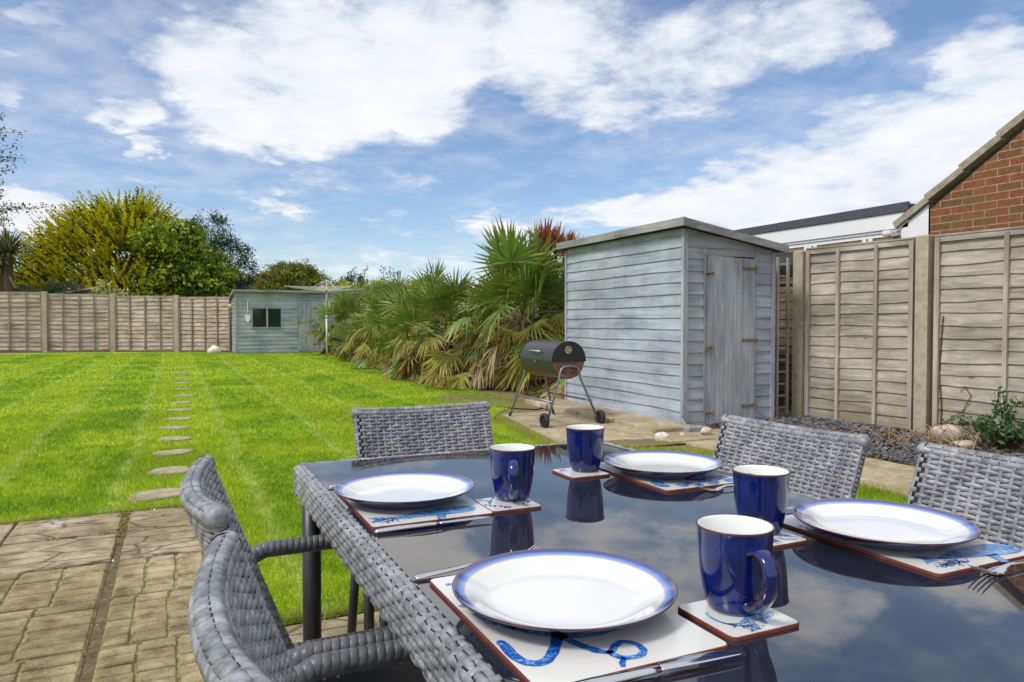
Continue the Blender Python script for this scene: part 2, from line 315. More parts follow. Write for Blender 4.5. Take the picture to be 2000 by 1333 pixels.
# ------------------------------------------------------------------ setting: ground sheets
def sheet(name,pts,z,mat):
    mb=MB(); mb.add([(x,y,z) for x,y in pts],[tuple(range(len(pts)))]); o=mb.build(name,mat); return tag(o,kind='structure')
tg=NT('far_ground'); n=tg.noise(tg.map(),.3,5); tg.set(tg.ramp(n,[(.3,(.06,.10,.02)),(.7,(.12,.15,.04))]),.95)
sheet('ground',[(-400,-200),(400,-200),(400,900),(-400,900)],-.012,tg.mat)
sheet('garden_soil',[(-12,-3),(7.6,-3),(7.6,34),(-12,34)],-.006,M['soil'])
LAWN=[(-11,4.68),(.16,4.66),(.17,2.70),(2.0,2.66),(4.05,2.62),(4.12,3.6),(4.0,4.75),(3.45,5.16),(2.95,5.65),(3.25,7.55),(3.7,8.2),(4.3,8.9),(4.35,11),(4.75,13.5),(4.8,17),(5.0,21),(5.3,24),(5.6,26.85),(1.9,26.8),(1.5,28.3),(-2,30.1),(-11,31.0)]
lw=sheet('lawn',LAWN,0.0,M['lawn'])
sheet('paving_bed',[(-5,-3),(6.0,-3),(5.7,2.62),(4.13,2.655),(.12,2.655),(.12,4.63),(-5,4.64)],-.002,M['joint'])

# grass blades
def inpoly(x,y,P):
    r=np.zeros(len(x),bool); j=len(P)-1
    for i in range(len(P)):
        xi,yi=P[i];xj,yj=P[j]
        c=((yi>y)!=(yj>y))&(x<(xj-xi)*(y-yi)/(yj-yi+1e-12)+xi); r^=c; j=i
    return r
STONES=[(-.076,5.057,.22),(-.035,5.83,.19),(-.019,6.64,.18),(-.005,7.42,.17),(-.005,8.2,.16),(.041,8.95,.16),(.047,9.85,.16),(.083,10.75,.16),(.112,11.75,.16),(.125,12.9,.16),(.122,14.2,.16),(.125,15.6,.16),(.13,17.2,.16)]
def blades(y0,y1,dens,w,h,x0f,x1f,P=LAWN):
    xm0=min(x0f(y0),x0f(y1)); xm1=max(x1f(y0),x1f(y1)); n=int((y1-y0)*(xm1-xm0)*dens)
    x=rng.uniform(xm0,xm1,n); y=rng.uniform(y0,y1,n)
    k=inpoly(x,y,P)&(x>x0f(y)-.3)&(x<x1f(y)+.3)
    for sx,sy,sr in STONES: k&=((x-sx)**2/(sr*.72)**2+(y-sy)**2/(sr*.60)**2)>rng.uniform(.75,1.25,len(x))
    x=x[k];y=y[k];n=len(x)
    patch=.55+.45*np.sin(x*5.1+np.sin(y*3.3)*2)*np.sin(y*4.3+x*1.7)
    hh=h*rng.uniform(.5,1.15,n)*(.8+.35*patch); a=rng.uniform(0,2*PI,n); ww=w*rng.uniform(.7,1.3,n)
    lean=rng.uniform(.1,.9,n)*hh; la=rng.uniform(0,2*PI,n)
    p=np.stack([x,y,np.zeros(n)],1); s=np.stack([np.cos(a)*ww,np.sin(a)*ww,np.zeros(n)],1)
    t=p+np.stack([np.cos(la)*lean,np.sin(la)*lean,hh],1)
    return np.stack([p-s,p+s,t],1).reshape(-1,3)
xl=lambda y:-.18*y-.15+0*y; xr=lambda y:y*1.35+1.0
V=[blades(2.6,4.6,9000,.0022,.040,lambda y:0*y+.15,lambda y:0*y+4.2),
   blades(4.6,7,5200,.0030,.034,xl,xr),blades(7,10,2300,.0045,.034,xl,xr),blades(10,15,900,.007,.036,xl,xr),blades(15,29,280,.012,.038,xl,lambda y:0*y+6.5)]
V=np.concatenate(V); mi=(rng.random(len(V)//3)<.035).astype(np.int32)
tag(np_mesh('grass',V,3,[M['blade'],M['strawblade']],mi),'short bright green mown grass covering the lawn','grass',kind='stuff')
# ragged fringe of longer grass along the paving edges
def fringe(a,b,n,wid,h):
    t_=rng.random(n); x=a[0]+(b[0]-a[0])*t_; y=a[1]+(b[1]-a[1])*t_
    x=x+rng.normal(0,wid,n); y=y+rng.normal(0,wid,n)*.6
    hh=h*rng.uniform(.4,1.2,n); an=rng.uniform(0,2*PI,n); la=rng.uniform(0,2*PI,n); ln=hh*rng.uniform(.4,1.4,n)
    p=np.stack([x,y,np.zeros(n)],1); s=np.stack([np.cos(an)*.0024,np.sin(an)*.0024,0*x],1); q=p+np.stack([np.cos(la)*ln,np.sin(la)*ln,hh],1)
    return np.stack([p-s,p+s,q],1).reshape(-1,3)
Vf=np.concatenate([fringe((-2,4.69),(.16,4.68),2600,.025,.035),fringe((.17,2.72),(4.05,2.66),5200,.03,.045),fringe((.17,4.6),(.17,2.7),1500,.03,.04),fringe((4.08,2.7),(4.1,4.7),2000,.05,.05),fringe((4.1,4.7),(3.0,5.6),2500,.06,.05),fringe((3.0,5.6),(3.3,7.6),1800,.05,.05),fringe((-.26,4.66),(-.27,4.25),260,.02,.02)])
tag(np_mesh('edge_grass',Vf,3,[M['blade'],M['strawblade']],(rng.random(len(Vf)//3)<.42).astype(np.int32)),'ragged half dry grass growing along the paving edges','grass',kind='stuff')

# ------------------------------------------------------------------ patio
mb=MB()
def wob(a): return random.uniform(-a,a)
def slab(x0,y0,x1,y1,kind,z=.012):
    g=.009
    x0+=g+wob(.003);x1-=g+wob(.003);y0+=g+wob(.003);y1-=g+wob(.003)
    if kind=='c': mb.box(x0,y0,-.02,x1,y1,z+wob(.002),1,.006); return
    mb.box(x0,y0,-.02,x1,y1,z-.008,2,.003)
    ny=6;nx=3;dy=(y1-y0)/ny; off=random.choice((0,0,.5,-.25))
    for j in range(ny):
        ys=y0+dy*j
        dx=(x1-x0)/nx; xs=[x0]+[x0+dx*(i+off+wob(.03)) for i in range(1 if off<=0 else 0,nx) ]+[x1]
        xs=sorted(set(xs))
        for i in range(len(xs)-1):
            if xs[i+1]-xs[i]<.03: continue
            mb.box(xs[i]+.006,ys+.0045+wob(.0018),z-.010,xs[i+1]-.006,ys+dy-.0045+wob(.0018),z+wob(.0022),0,.0045)
rows=[4.66,4.21,3.72,3.22,2.74,2.26,1.78]
cols=[-3.3,-2.8,-2.29,-1.79,-1.29,-.78,-.265]
for j in range(len(rows)-1):
    for i in range(len(cols)-1): slab(cols[i],rows[j+1],cols[i+1],rows[j],'c' if j<2 else 'b')
    slab(-.245,rows[j+1],.125,rows[j],'c' if j<2 else 'b')
for j in range(8):
    y1=2.66-.5*j
    for i in range(11):
        x0=.14+.5*i
        if x0<5.4: slab(x0,y1-.5,x0+.5,y1,'c')
    if y1<1.8:
        for i in range(7): slab(-3.3+.49*i,y1-.5,-3.3+.49*(i+1),y1,'c')
tag(mb.build('patio',[M['pave'],M['pavecrazy'],M['groove']]),kind='structure')
# debris in the joints
mbd=[]
def chips(n,f,size,zmax,flat=.35):
    P=[];
    for i in range(n):
        x,y=f(); s_=size*random.uniform(.5,1.4); a=random.uniform(0,PI); z=random.uniform(0,zmax)
        tx,ty=wob(flat),wob(flat); ca,sa=math.cos(a),math.sin(a); l=s_;w=s_*random.uniform(.35,.8)
        q=[(-l,-w*.7),(l*.6,-w),(l,w*.6),(-l*.5,w)]
        P+=[(x+ca*u-sa*v,y+sa*u+ca*v,z+.004+tx*u+ty*v+.004) for u,v in q]
    return P
def jn():
    r=random.random()
    if r<.5: return (-.258+random.gauss(0,.012),random.uniform(2.3,4.66) if r<.2 else random.uniform(4.0,4.68))
    if r<.75: return (random.uniform(-.6,-.05),4.21+random.gauss(0,.012))
    return (random.uniform(-1.4,.1),4.665+random.gauss(0,.018))
P=chips(520,jn,.006,.010,.8)
tag(np_mesh('leaf_litter',np.array(P),4,[M['deadleaf'],M['whitestone']],(rng.random(520)<.06).astype(int)),'dry brown leaf crumbs caught in the patio joints','debris',kind='stuff')
# sandstone paths
mb=MB()
def sslab(pts,z,th=.05,ch=.006):
    c=Vector((sum(p[0] for p in pts)/4,sum(p[1] for p in pts)/4)); 
    a=[(p[0],p[1]) for p in pts]; b=[(c.x+(p[0]-c.x)*(1-ch*2.5),c.y+(p[1]-c.y)*(1-ch*2.5)) for p in pts]
    mb.add([(x,y,z-th) for x,y in a]+[(x,y,z-ch) for x,y in a]+[(x,y,z) for x,y in b],[(8,9,10,11)]+[(i,(i+1)%4,4+(i+1)%4,4+i) for i in range(4)]+[(4+i,4+(i+1)%4,8+(i+1)%4,8+i) for i in range(4)])
# terrace under the grill
for j in range(4):
    for i in range(2):
        xa=3.12+.1*j; y=5.62+.55*j
        x0=xa+.62*i;x1=x0+.6
        sslab([(x0,y+.01),(x1,y-.10 if j==0 and i else y),(min(x1+.05,4.36),y+.54),(x0+.08,y+.54)],.012+wob(.003))
# raised slabs beside the shed wall
for k,(y0,y1) in enumerate([(5.78,6.55),(6.57,7.3),(7.32,8.05),(8.07,8.7)]): sslab([(4.22,y0),(4.70,y0),(4.70,y1),(4.24,y1)],.062+wob(.004),.06,.01)
for (x0,x1,y0,y1) in [(4.05,4.55,5.3,5.76),(4.57,5.1,5.3,5.76),(5.12,5.62,5.3,5.8),(5.64,6.1,5.35,5.85)]: sslab([(x0,y0),(x1,y0),(x1,y1),(x0,y1)],.015+wob(.003))
for j in range(8):
    y1=5.28-.46*j; x0=4.14; 
    for i in range(2): sslab([(x0+.44*i,y1-.45),(x0+.44*i+.425,y1-.45),(x0+.44*i+.425,y1),(x0+.44*i,y1)],.014+wob(.003))
tag(mb.build('path',M['sandpave']),kind='structure')
# soil patch and slate bed
mb=MB(); pts=[]
for k in range(28):
    a=2*PI*k/28; r=1+.18*math.sin(3*a)+.1*math.sin(7*a); pts.append((4.1+.75*r*math.cos(a),9.35+1.0*r*math.sin(a),.010))
mb.add(pts,[tuple(range(28))]); 
pts=[]
for k in range(20):
    a=2*PI*k/20; r=1+.2*math.sin(3*a+1); pts.append((3.82+.42*r*math.cos(a),5.38+.14*r*math.sin(a)-.12*math.cos(a),.010))
mb.add(pts,[tuple(range(20))])
tag(mb.build('bare_earth',M['soil']),kind='structure')
def sl(): 
    y=random.uniform(2.2,6.0); return (random.uniform(5.06,6.60-.08*(y-4.7)),y)
def slabchips(n,f,smin,smax,zmax):
    P=[];idx=[]
    for i in range(n):
        x,y=f(); s_=random.uniform(smin,smax); n3=Vector((wob(.7),wob(.7),1)).normalized(); u=n3.orthogonal().normalized()
        u=Matrix.Rotation(random.uniform(0,6.28),3,n3)@u; v=n3.cross(u); c=Vector((x,y,random.uniform(0,zmax)+.01)); th=s_*.18
        q=[(-1,-.5),(.5,-.7),(1,.4),(-.6,.6)]
        a=[c+u*(s_*i_)+v*(s_*j_)+n3*th for i_,j_ in q]; b=[p-n3*2*th for p in a]
        P+=a
        for k in range(4): P+=[b[k],b[(k+1)%4],a[(k+1)%4],a[k]]
    return np.array([tuple(p) for p in P])
V=slabchips(5200,sl,.012,.028,.03)
tag(np_mesh('slate_chippings',V,4,M['slate']),'dark grey slate chippings spread along the foot of the fence','slate chippings',kind='stuff')
def dl():
    if random.random()<.5: x,y=sl(); return x,y
    return (6.1+random.gauss(0,.28),4.2+random.gauss(0,.5))
P=chips(1100,dl,.02,.045,.8)
tag(np_mesh('fallen_leaves',np.array(P),4,M['deadleaf']),'curled brown fallen leaves lying on the slate','fallen leaves',kind='stuff')
# rocks
def rock(name,loc,sx,sy,sz,mat,label,seed=0,cat='stone',group=None):
    random.seed(seed); mb=MB(); vs=[];fs=[];nu=14;nv=8
    ph=[random.uniform(0,6.28) for _ in range(6)]
    for j in range(nv+1):
        th=PI*j/nv
        for i in range(nu):
            a=2*PI*i/nu; r=1+.12*math.sin(2*a+ph[0]+th)+.08*math.sin(3*a+ph[1])+.07*math.sin(4*th+ph[2]+a)+wob(.03)
            vs.append((sx*r*math.sin(th)*math.cos(a),sy*r*math.sin(th)*math.sin(a),sz*r*math.cos(th)+sz*.75))
    for j in range(nv):
        for i in range(nu): fs.append((j*nu+i,(j+1)*nu+i,(j+1)*nu+(i+1)%nu,j*nu+(i+1)%nu))
    mb.add(vs,fs); o=mb.build(name,mat,smooth=True,loc=loc); return tag(o,label,cat,group)
rock('white_rock',(4.12,5.55,.0),.07,.045,.035,M['whitestone'],'bright white lump of stone on the earth near the shed corner',3)
rock('pale_rock',(4.62,5.52,.015),.065,.05,.04,M['stone'],'rounded cream cobble on the path below the shed door',5)
rock('small_rock',(4.40,5.60,.0),.035,.03,.02,M['stone'],'small tan pebble between the white stone and grey plinth block',6)
rock('border_rock',(6.38,4.32,.02),.14,.11,.075,M['stone'],'large lichened rock in front of the concrete fence post',8)
rock('flat_rock',(6.15,4.0,.02),.12,.07,.03,M['stone'],'flat pinkish stone lying beside the leafy shrub',9)
rock('far_rock',(1.25,26.9,0),.24,.18,.16,M['whitestone'],'pale rounded boulder at the foot of the far fence by the shed',10)
random.seed(21)
# stepping stones
for i,(x,y,r) in enumerate(STONES):
    mb=MB(); n=22; ph=random.uniform(0,6.28); top=[];bot=[]
    for k in range(n):
        a=2*PI*k/n; rr=r*.74*(1+.12*math.sin(2*a+ph)+.10*math.sin(3*a+2*ph)+wob(.02)); top.append((rr*math.cos(a)*1.15,rr*math.sin(a)*.95,.014+wob(.001))); 
    bot=[(p[0]*1.04,p[1]*1.04,-.01) for p in top]
    mb.add(top+bot,[tuple(range(n))]+[(k,n+k,n+(k+1)%n,(k+1)%n) for k in range(n)])
    o=mb.build('stepping_stone',M['steppave'],loc=(x,y,.0))
    ords=['nearest','second','third','fourth','fifth','sixth','seventh','eighth','ninth','tenth','eleventh','twelfth','farthest']
    tag(o,f'{ords[i]} stepping stone counted from the patio edge' if i else 'largest and nearest stepping stone just beyond the patio edge','stepping stone','stepping stones leading up the lawn')

# ------------------------------------------------------------------ woven surfaces
def uu_(a,t_,uc): return uc+a*t_
def weave(mb,F,L,W,rp,sp,th,base=True,nu=7,nv=4,stw=.36,half=.93,mi=0,gi=1,nb=None,sq=False,endk=None):
    """strands along u (length L) over and under stakes across it; F(u,v,h)->point. real geometry strands"""
    if base:
        bu=nb or max(2,int(L/.02)); bv=max(2,int(W/.008)); 
        vs=[F(L*i/bu,W*j/bv,0) for j in range(bv+1) for i in range(bu+1)]
        mb.add(vs,[(j*(bu+1)+i,j*(bu+1)+i+1,(j+1)*(bu+1)+i+1,(j+1)*(bu+1)+i) for j in range(bv) for i in range(bu)],gi)
    nr=max(1,round(W/rp)); rp=W/nr; ns=max(2,2*round(L/sp/2)); sp=L/ns
    # stakes
    for k in range(ns):
        uc=(k+.5)*sp; w=sp*stw/2; m=nr
        vs=[]
        for j in range(m+1):
            v=W*j/m
            vs+=[F(uc-w,v,th*.12),F(uc-w*.55,v,th*.55),F(uc+w*.55,v,th*.55),F(uc+w,v,th*.12)]
        mb.add(vs,[(j*4+i,j*4+i+1,(j+1)*4+i+1,(j+1)*4+i) for j in range(m) for i in range(3)],mi)
    for r in range(nr):
        vc=(r+.5)*rp
        for k in range(ns):
            if (k+r)%2: continue
            uc=(k+.5)*sp; a=half*sp; jit=wob(.04)*rp; tj=th*random.uniform(.88,1.1)
            vs=[]
            TT=[-1,-.97,-.86,-.5,0,.5,.86,.97,1] if sq else [-1+2*i/nu for i in range(nu+1)]; SS=[-1,-.86,0,.86,1] if sq else [-1+2*j/nv for j in range(nv+1)]
            for t_ in TT:
                hb=rp*.5*((.985-.10*abs(t_)**6) if sq else (.98-.50*abs(t_)**2.0)); hh=(tj*((.55 if abs(t_)>.96 else .85+.15*math.cos(t_*PI/2)) if sq else math.cos(t_*PI/2)**.75) if abs(t_)<.999 else -.0004)*(endk(uu_(a,t_,uc)) if endk else 1)
                for s_ in SS:
                    uu=uc+a*t_
                    vs.append(F(min(max(uu,0),L),vc+jit+hb*s_,hh*(math.sqrt(max(0,1-.85*s_*s_)) if not sq else (0 if abs(s_)>.99 else 1-.15*s_*s_))-(.0006 if abs(s_)>.99 else 0)))
            a_,b_=len(TT)-1,len(SS)-1; mb.add(vs,[(i*(b_+1)+j,(i+1)*(b_+1)+j,(i+1)*(b_+1)+j+1,i*(b_+1)+j+1) for i in range(a_) for j in range(b_)],mi)
def wrapped(mb,pts,r,pitch=.012,n=14,mi=0,slant=.16):
    """tube wound with flat strap: saw tooth radius"""
    pts=[Vector(p) for p in pts]; seg=[(pts[i+1]-pts[i]).length for i in range(len(pts)-1)]; L=sum(seg)
    def at(s):
        s=min(max(s,0),L)
        for i,l in enumerate(seg):
            if s<=l or i==len(seg)-1: return pts[i].lerp(pts[i+1],min(1,s/l))
            s-=l
    m=int(L/pitch); prev=None
    for k in range(m):
        s0=k*pitch; vs=[]
        for f,rr in((0,.945),(.06,.99),(.5,1.01),(.94,1.0),(1.0,.945)):
            s=s0+f*pitch; p=at(s); d=(at(s+.004)-at(s-.004)).normalized(); ref=Vector((0,0,1)) if abs(d.z)<.85 else Vector((1,0,0)); sd=d.cross(ref).normalized(); up=sd.cross(d)
            for q in range(n):
                a=2*PI*q/n; vs.append(p+(sd*math.cos(a)+up*math.sin(a))*r*rr+d*(math.sin(a)*r*slant))
        mb.add(vs,[(i*n+q,i*n+(q+1)%n,(i+1)*n+(q+1)%n,(i+1)*n+q) for i in range(4) for q in range(n)],mi)

# chair: origin on ground, faces +x, back panel at x~0
BH=.835; LEAN=.38; BW=.455
def make_chair():
    root=empty('garden_chair')
    def xb(z,y): return (BH-z)*LEAN+.034-.036*(1-min(1,(2*y/BW)**2))
    # back panel body: strands run round a stadium loop
    hw=BW/2-.024; r=.0145; per=2*(2*hw)+2*PI*r
    def loop(s):
        if s<2*hw: return (-hw+s,r,0,1)            # front face (y, offset, ny, nx)
        s-=2*hw
        if s<PI*r: a=s/r; return (hw+r*math.sin(a),r*math.cos(a),math.sin(a),math.cos(a))
        s-=PI*r
        if s<2*hw: return (hw-s,-r,0,-1)
        s-=2*hw; a=s/r; return (-hw-r*math.sin(a),-r*math.cos(a),-math.sin(a),-math.cos(a))
    z0,z1=.40,BH-.014
    def F(u,v,h):
        y,o,ny,nx=loop(min(max(u,0),per-1e-6)); z=z0+v; y+=ny*h; o+=nx*h
        zz=z-.010*(v/(z1-z0))*(1-min(1,(2*y/BW)**2)); return (xb(zz,y)+o*.93,y,zz+o*.36)
    mb=MB(); weave(mb,F,per,z1-z0,.0100,.0215,.0042,nb=90,endk=lambda u:.45 if (2*hw<u<2*hw+PI*r or u>4*hw+PI*r or u<.004) else 1); mb.build('backrest',[M['rattan'],M['gap']],root,smooth=True)
    # rolled top edge
    mb=MB(); rt=.0168
    def G(u,v,h):
        a=-PI*.12+v/rt; y=-BW/2+.015+u; zc=BH-.016-.010*(1-min(1,(2*y/BW)**2))
        return (xb(zc,y)+math.cos(a)*(rt+h),y,zc+math.sin(a)*(rt+h)*.95)
    weave(mb,G,BW-.030,rt*PI*1.24,.0165,.0150,.0022,nb=40,stw=.3,half=.965,sq=True)
    mb.build('top_edge',[M['rattan'],M['gap']],root,smooth=True)
    for sg in(-1,1):   # bound corners
        mb=MB(); y=sg*(BW/2-.017); zc=BH-.016; c=Vector((xb(zc,y),y,zc)); n=18; prv=None; A=[]
        for b_ in range(5):
            for e_,m_ in((.02,.965 if b_ else 1.0),(.12,1.0),(.88,1.0),(.98,.965)):
                f=(b_+e_)/5*PI/2*.97; A.append((-.004+math.sin(f)*.017,.0192*max(.08,math.cos(f))**.5*m_))
        vs=[]
        for a_,rr in A:
            for q in range(n): t_=-sg*2*PI*q/n; y_=BW/2-.017+a_; vs.append(Vector(((BH-zc)*LEAN+.034-.036*(1-(2*y_/BW)**2)+math.cos(t_)*rr,sg*y_,zc-.010*(1-(2*y_/BW)**2)+math.sin(t_)*rr*.95)))
        mb.add(vs,[(i_*n+q,i_*n+(q+1)%n,(i_+1)*n+(q+1)%n,(i_+1)*n+q) for i_ in range(len(A)-1) for q in range(n)]); mb.add(vs[-n:],[tuple(range(n))])
        mb.build('bound_corner',[M['rattan']],root,smooth=True)
    # seat
    mb=MB(); SW=.50
    def Q(u,v,h): return (.13+v,-SW/2+u,.42+h-.01*math.sin(PI*u/SW))
    weave(mb,Q,SW,.36,.0125,.018,.004,nb=10); mb.box(.13,-SW/2,.385,.49,SW/2,.415,1)
    mb.build('seat',[M['rattan'],M['gap']],root,smooth=False)
    for q_ in([(.14,-.24,.408),(.47,-.24,.408)],[(.14,.24,.408),(.47,.24,.408)],[(.485,-.25,.408),(.485,.25,.408)]):
        mb=MB(); wrapped(mb,q_,.0175); mb.build('seat_rail',M['wrap'],root,smooth=True)
    for sg in(-1,1):
        y=sg*.262
        mb=MB(); wrapped(mb,[(.085,y-sg*.015,.60),(.15,y,.622),(.33,y,.622),(.375,y,.612),(.392,y,.575),(.40,y,.45)],.0165,.0125); mb.build('armrest',M['wrap'],root,smooth=True)
        mb=MB(); mb.tube([(.40,y,.52),(.405,y,.02)],.0135,14); mb.tube([(.405,y,.03),(.405,y,0)],.017,12); mb.build('front_leg',M['blackmetal'],root,smooth=True)
        mb=MB(); mb.tube([(.15,y-sg*.03,.47),(.06,y-sg*.02,.02)],.0135,14); mb.tube([(.062,y-sg*.02,.03),(.058,y-sg*.02,0)],.017,12); mb.build('rear_leg',M['blackmetal'],root,smooth=True)
    return root
random.seed(3)
ch=make_chair(); G_='grey rattan chairs tucked in round the table'
spots=[((.020,.735),0,'grey woven rattan armchair nearest the camera, cut by the bottom edge'),
       ((.016,1.30),0,'grey woven rattan armchair at the left side beside the far left table corner'),
       ((.70,2.20),-PI/2,'grey woven rattan chair at the far head of the table with the lawn behind'),
       ((1.44,1.365),PI+.06,'grey woven rattan chair on the right side in front of the blue shed door'),
       ((1.50,.82),PI+.06,'grey woven rattan chair cut by the right edge, in front of the leafy shrub')]
chs=[]
for i,((x,y),rz,l) in enumerate(spots):
    c=ch if i==0 else copy_tree(ch); c.location=(x,y,0); c.rotation_euler=(0,0,rz); tag(c,l,'chair',G_); chs.append(c)

# ------------------------------------------------------------------ table
random.seed(4)
tb=empty('dining_table',(.7,1.08,0),0,'rectangular grey rattan garden table with a dark reflective glass top','table')
def T(p): return (p[0]-.7,p[1]-1.08,p[2])
crn=[(.264,.30),(1.200,.30),(1.150,1.852),(.264,1.866)]
# rounded outline with samples
def outline(off,rad=.034,n=7):
    P=[];k=len(crn)
    for i in range(k):
        p=Vector(crn[i]);a=(Vector(crn[i-1])-p).normalized();b=(Vector(crn[(i+1)%k])-p).normalized()
        bis=(a+b).normalized(); half=a.angle(b)/2; c=p+bis*(rad/math.sin(half))
        s0=-bis; ang=PI/2-half
        base=math.atan2(s0.y,s0.x)
        for j in range(n+1):
            t_=base-ang+2*ang*j/n; P.append((c,Vector((math.cos(t_),math.sin(t_))),rad))
    return P
OL=outline(0)
pp=[c+n*r for c,n,r in OL]; nn=[n for c,n,r in OL]; cum=[0]
for i in range(len(pp)): cum.append(cum[-1]+(pp[(i+1)%len(pp)]-pp[i]).length)
PER=cum[-1]
import bisect
def pathat(s):
    s=s%PER; i=min(bisect.bisect_right(cum,s)-1,len(pp)-1); t_=(s-cum[i])/max(1e-9,cum[i+1]-cum[i]); j=(i+1)%len(pp)
    return pp[i].lerp(pp[j],t_),nn[i].lerp(nn[j],t_).normalized()
prof=[(-.026,.7395,0,1)]; # (offset outward, z, n_out, n_z)
RW=.026;rc=.011;AP=.047
def prf(v):
    if v<RW-rc: return (-RW+v,.740,0,1)
    v-=RW-rc
    if v<rc*PI/2: a=v/rc; return (-rc+rc*math.sin(a),.740-rc+rc*math.cos(a),math.sin(a),math.cos(a))
    v-=rc*PI/2
    if v<AP: return (0,.740-rc-v,1,0)
    v-=AP
    if v<rc*PI/2: a=v/rc; return (-rc+rc*math.cos(a),.740-rc-AP-rc*math.sin(a),math.cos(a),-math.sin(a))
    v-=rc*PI/2; return (-rc-v,.740-2*rc-AP,0,-1)
VW=RW-rc+rc*PI+AP+.02
def Fr(u,v,h):
    p,n=pathat(u); o,z,no,nz=prf(min(max(v,0),VW)); o+=no*h; z+=nz*h
    q=p+n*o; return T((q.x,q.y,z-.003))
mb=MB(); weave(mb,Fr,PER,VW,.0118,.0255,.0042,nb=260,nu=7,nv=4,stw=.42,half=.98); mb.build('woven_rim',[M['rattan'],M['gap']],tb,smooth=True)
mb=MB()
ins=[pp[i]-nn[i]*.0258 for i in range(len(pp))]; top=[T((p.x,p.y,.7395)) for p in ins]; bot=[T((p.x,p.y,.7335)) for p in ins]; n=len(top)
mb.add(top+bot,[tuple(range(n)),tuple(range(2*n-1,n-1,-1))]+[(n+k,n+(k+1)%n,(k+1)%n,k) for k in range(n)]); mb.build('glass_top',M['glass'],tb)
mb=MB(); t2=[T((p.x,p.y,.7325)) for p in [pp[i]-nn[i]*.012 for i in range(len(pp))]]; b2=[(x,y,z-.03) for x,y,z in t2]
mb.add(t2+b2,[tuple(range(n)),tuple(range(2*n-1,n-1,-1))]+[(n+k,n+(k+1)%n,(k+1)%n,k) for k in range(n)]); mb.build('underframe',M['gap'],tb)
for (x,y) in [(.30,.345),(1.16,.345),(1.112,1.81),(.302,1.822)]:
    mb=MB(); mb.tube([T((x,y,.70)),T((x,y,.02))],.0225,24); mb.tube([T((x,y,.022)),T((x,y,0))],.026,20); mb.build('leg',M['blackmetal'],tb,smooth=True)

# ------------------------------------------------------------------ tableware
ZT=.7395
PL=[((.430,.775),'near left','large white plate with a blue rim nearest the camera'),((.408,1.375),'far left','white plate with a blue rim beside the far left corner of the table'),
    ((1.022,1.372),'far right','blue rimmed white plate beyond the mugs at the far right of the table'),((1.041,.812),'near right','white plate with a blue rim at the right edge of the table')]
prof=[(.0,.0075),(.05,.0075),(.085,.0080),(.096,.0095),(.108,.0150),(.118,.0195),(.128,.0228),(.1335,.0250),(.1355,.0262),(.1365,.0258),(.1358,.0240),(.130,.0200),(.118,.0145),(.104,.0075),(.094,.0030),(.088,.0018),(.085,0),(.081,0),(.079,.003),(0,.0035)]
mis=[0]*8+[1,1]+[2]*6+[1,1,2]
mb=MB(); mb.lathe(prof,96,mis=mis); plate0=mb.build('plate',[M['plate'],M['brownrim'],M['cobalt']],smooth=True)
def rounded(mb,w,h,r,z0,z1,mtop=0,mside=1,n=5):
    pts=[]
    for cx_,cy_,a0 in((w/2-r,h/2-r,0),(-w/2+r,h/2-r,PI/2),(-w/2+r,-h/2+r,PI),(w/2-r,-h/2+r,1.5*PI)):
        for k in range(n+1):
            a=a0+PI/2*k/n; pts.append((cx_+r*math.cos(a),cy_+r*math.sin(a)))
    m=len(pts); mb.add([(x,y,z0) for x,y in pts]+[(x,y,z1-.0008) for x,y in pts],[tuple(range(m-1,-1,-1))]+[(k,(k+1)%m,m+(k+1)%m,m+k) for k in range(m)],mside)
    mb.add([(x,y,z1-.0008) for x,y in pts]+[(x*(1-.0012/w*2),y*(1-.0012/h*2),z1) for x,y in pts],[(k,(k+1)%m,m+(k+1)%m,m+k) for k in range(m)],mside)
    mb.add([(x*(1-.0012/w*2),y*(1-.0012/h*2),z1) for x,y in pts],[tuple(range(m))],mtop)
ZP=.0051
def poly(mb,pts,mi=0,z=ZP): mb.add([(x,y,z) for x,y in pts],[tuple(range(len(pts)))],mi)
def ribbon(mb,pts,ws,mi=0,z=ZP):
    vs=[]
    for i,p in enumerate(pts):
        a=Vector(pts[max(i-1,0)]);b=Vector(pts[min(i+1,len(pts)-1)]);d=(b-a).normalized();n_=Vector((-d.y,d.x)); w=ws[i] if isinstance(ws,list) else ws
        w*=random.uniform(.93,1.07); vs+=[(p[0]+n_.x*w/2,p[1]+n_.y*w/2,z),(p[0]-n_.x*w/2,p[1]-n_.y*w/2,z)]
    mb.add(vs,[(2*i,2*i+1,2*i+3,2*i+2) for i in range(len(pts)-1)],mi)
def arcpts(cx_,cy_,r,a0,a1,n=16,ry=None): return [(cx_+r*math.cos(lerp(a0,a1,k/n)),cy_+(ry or r)*math.sin(lerp(a0,a1,k/n))) for k in range(n+1)]
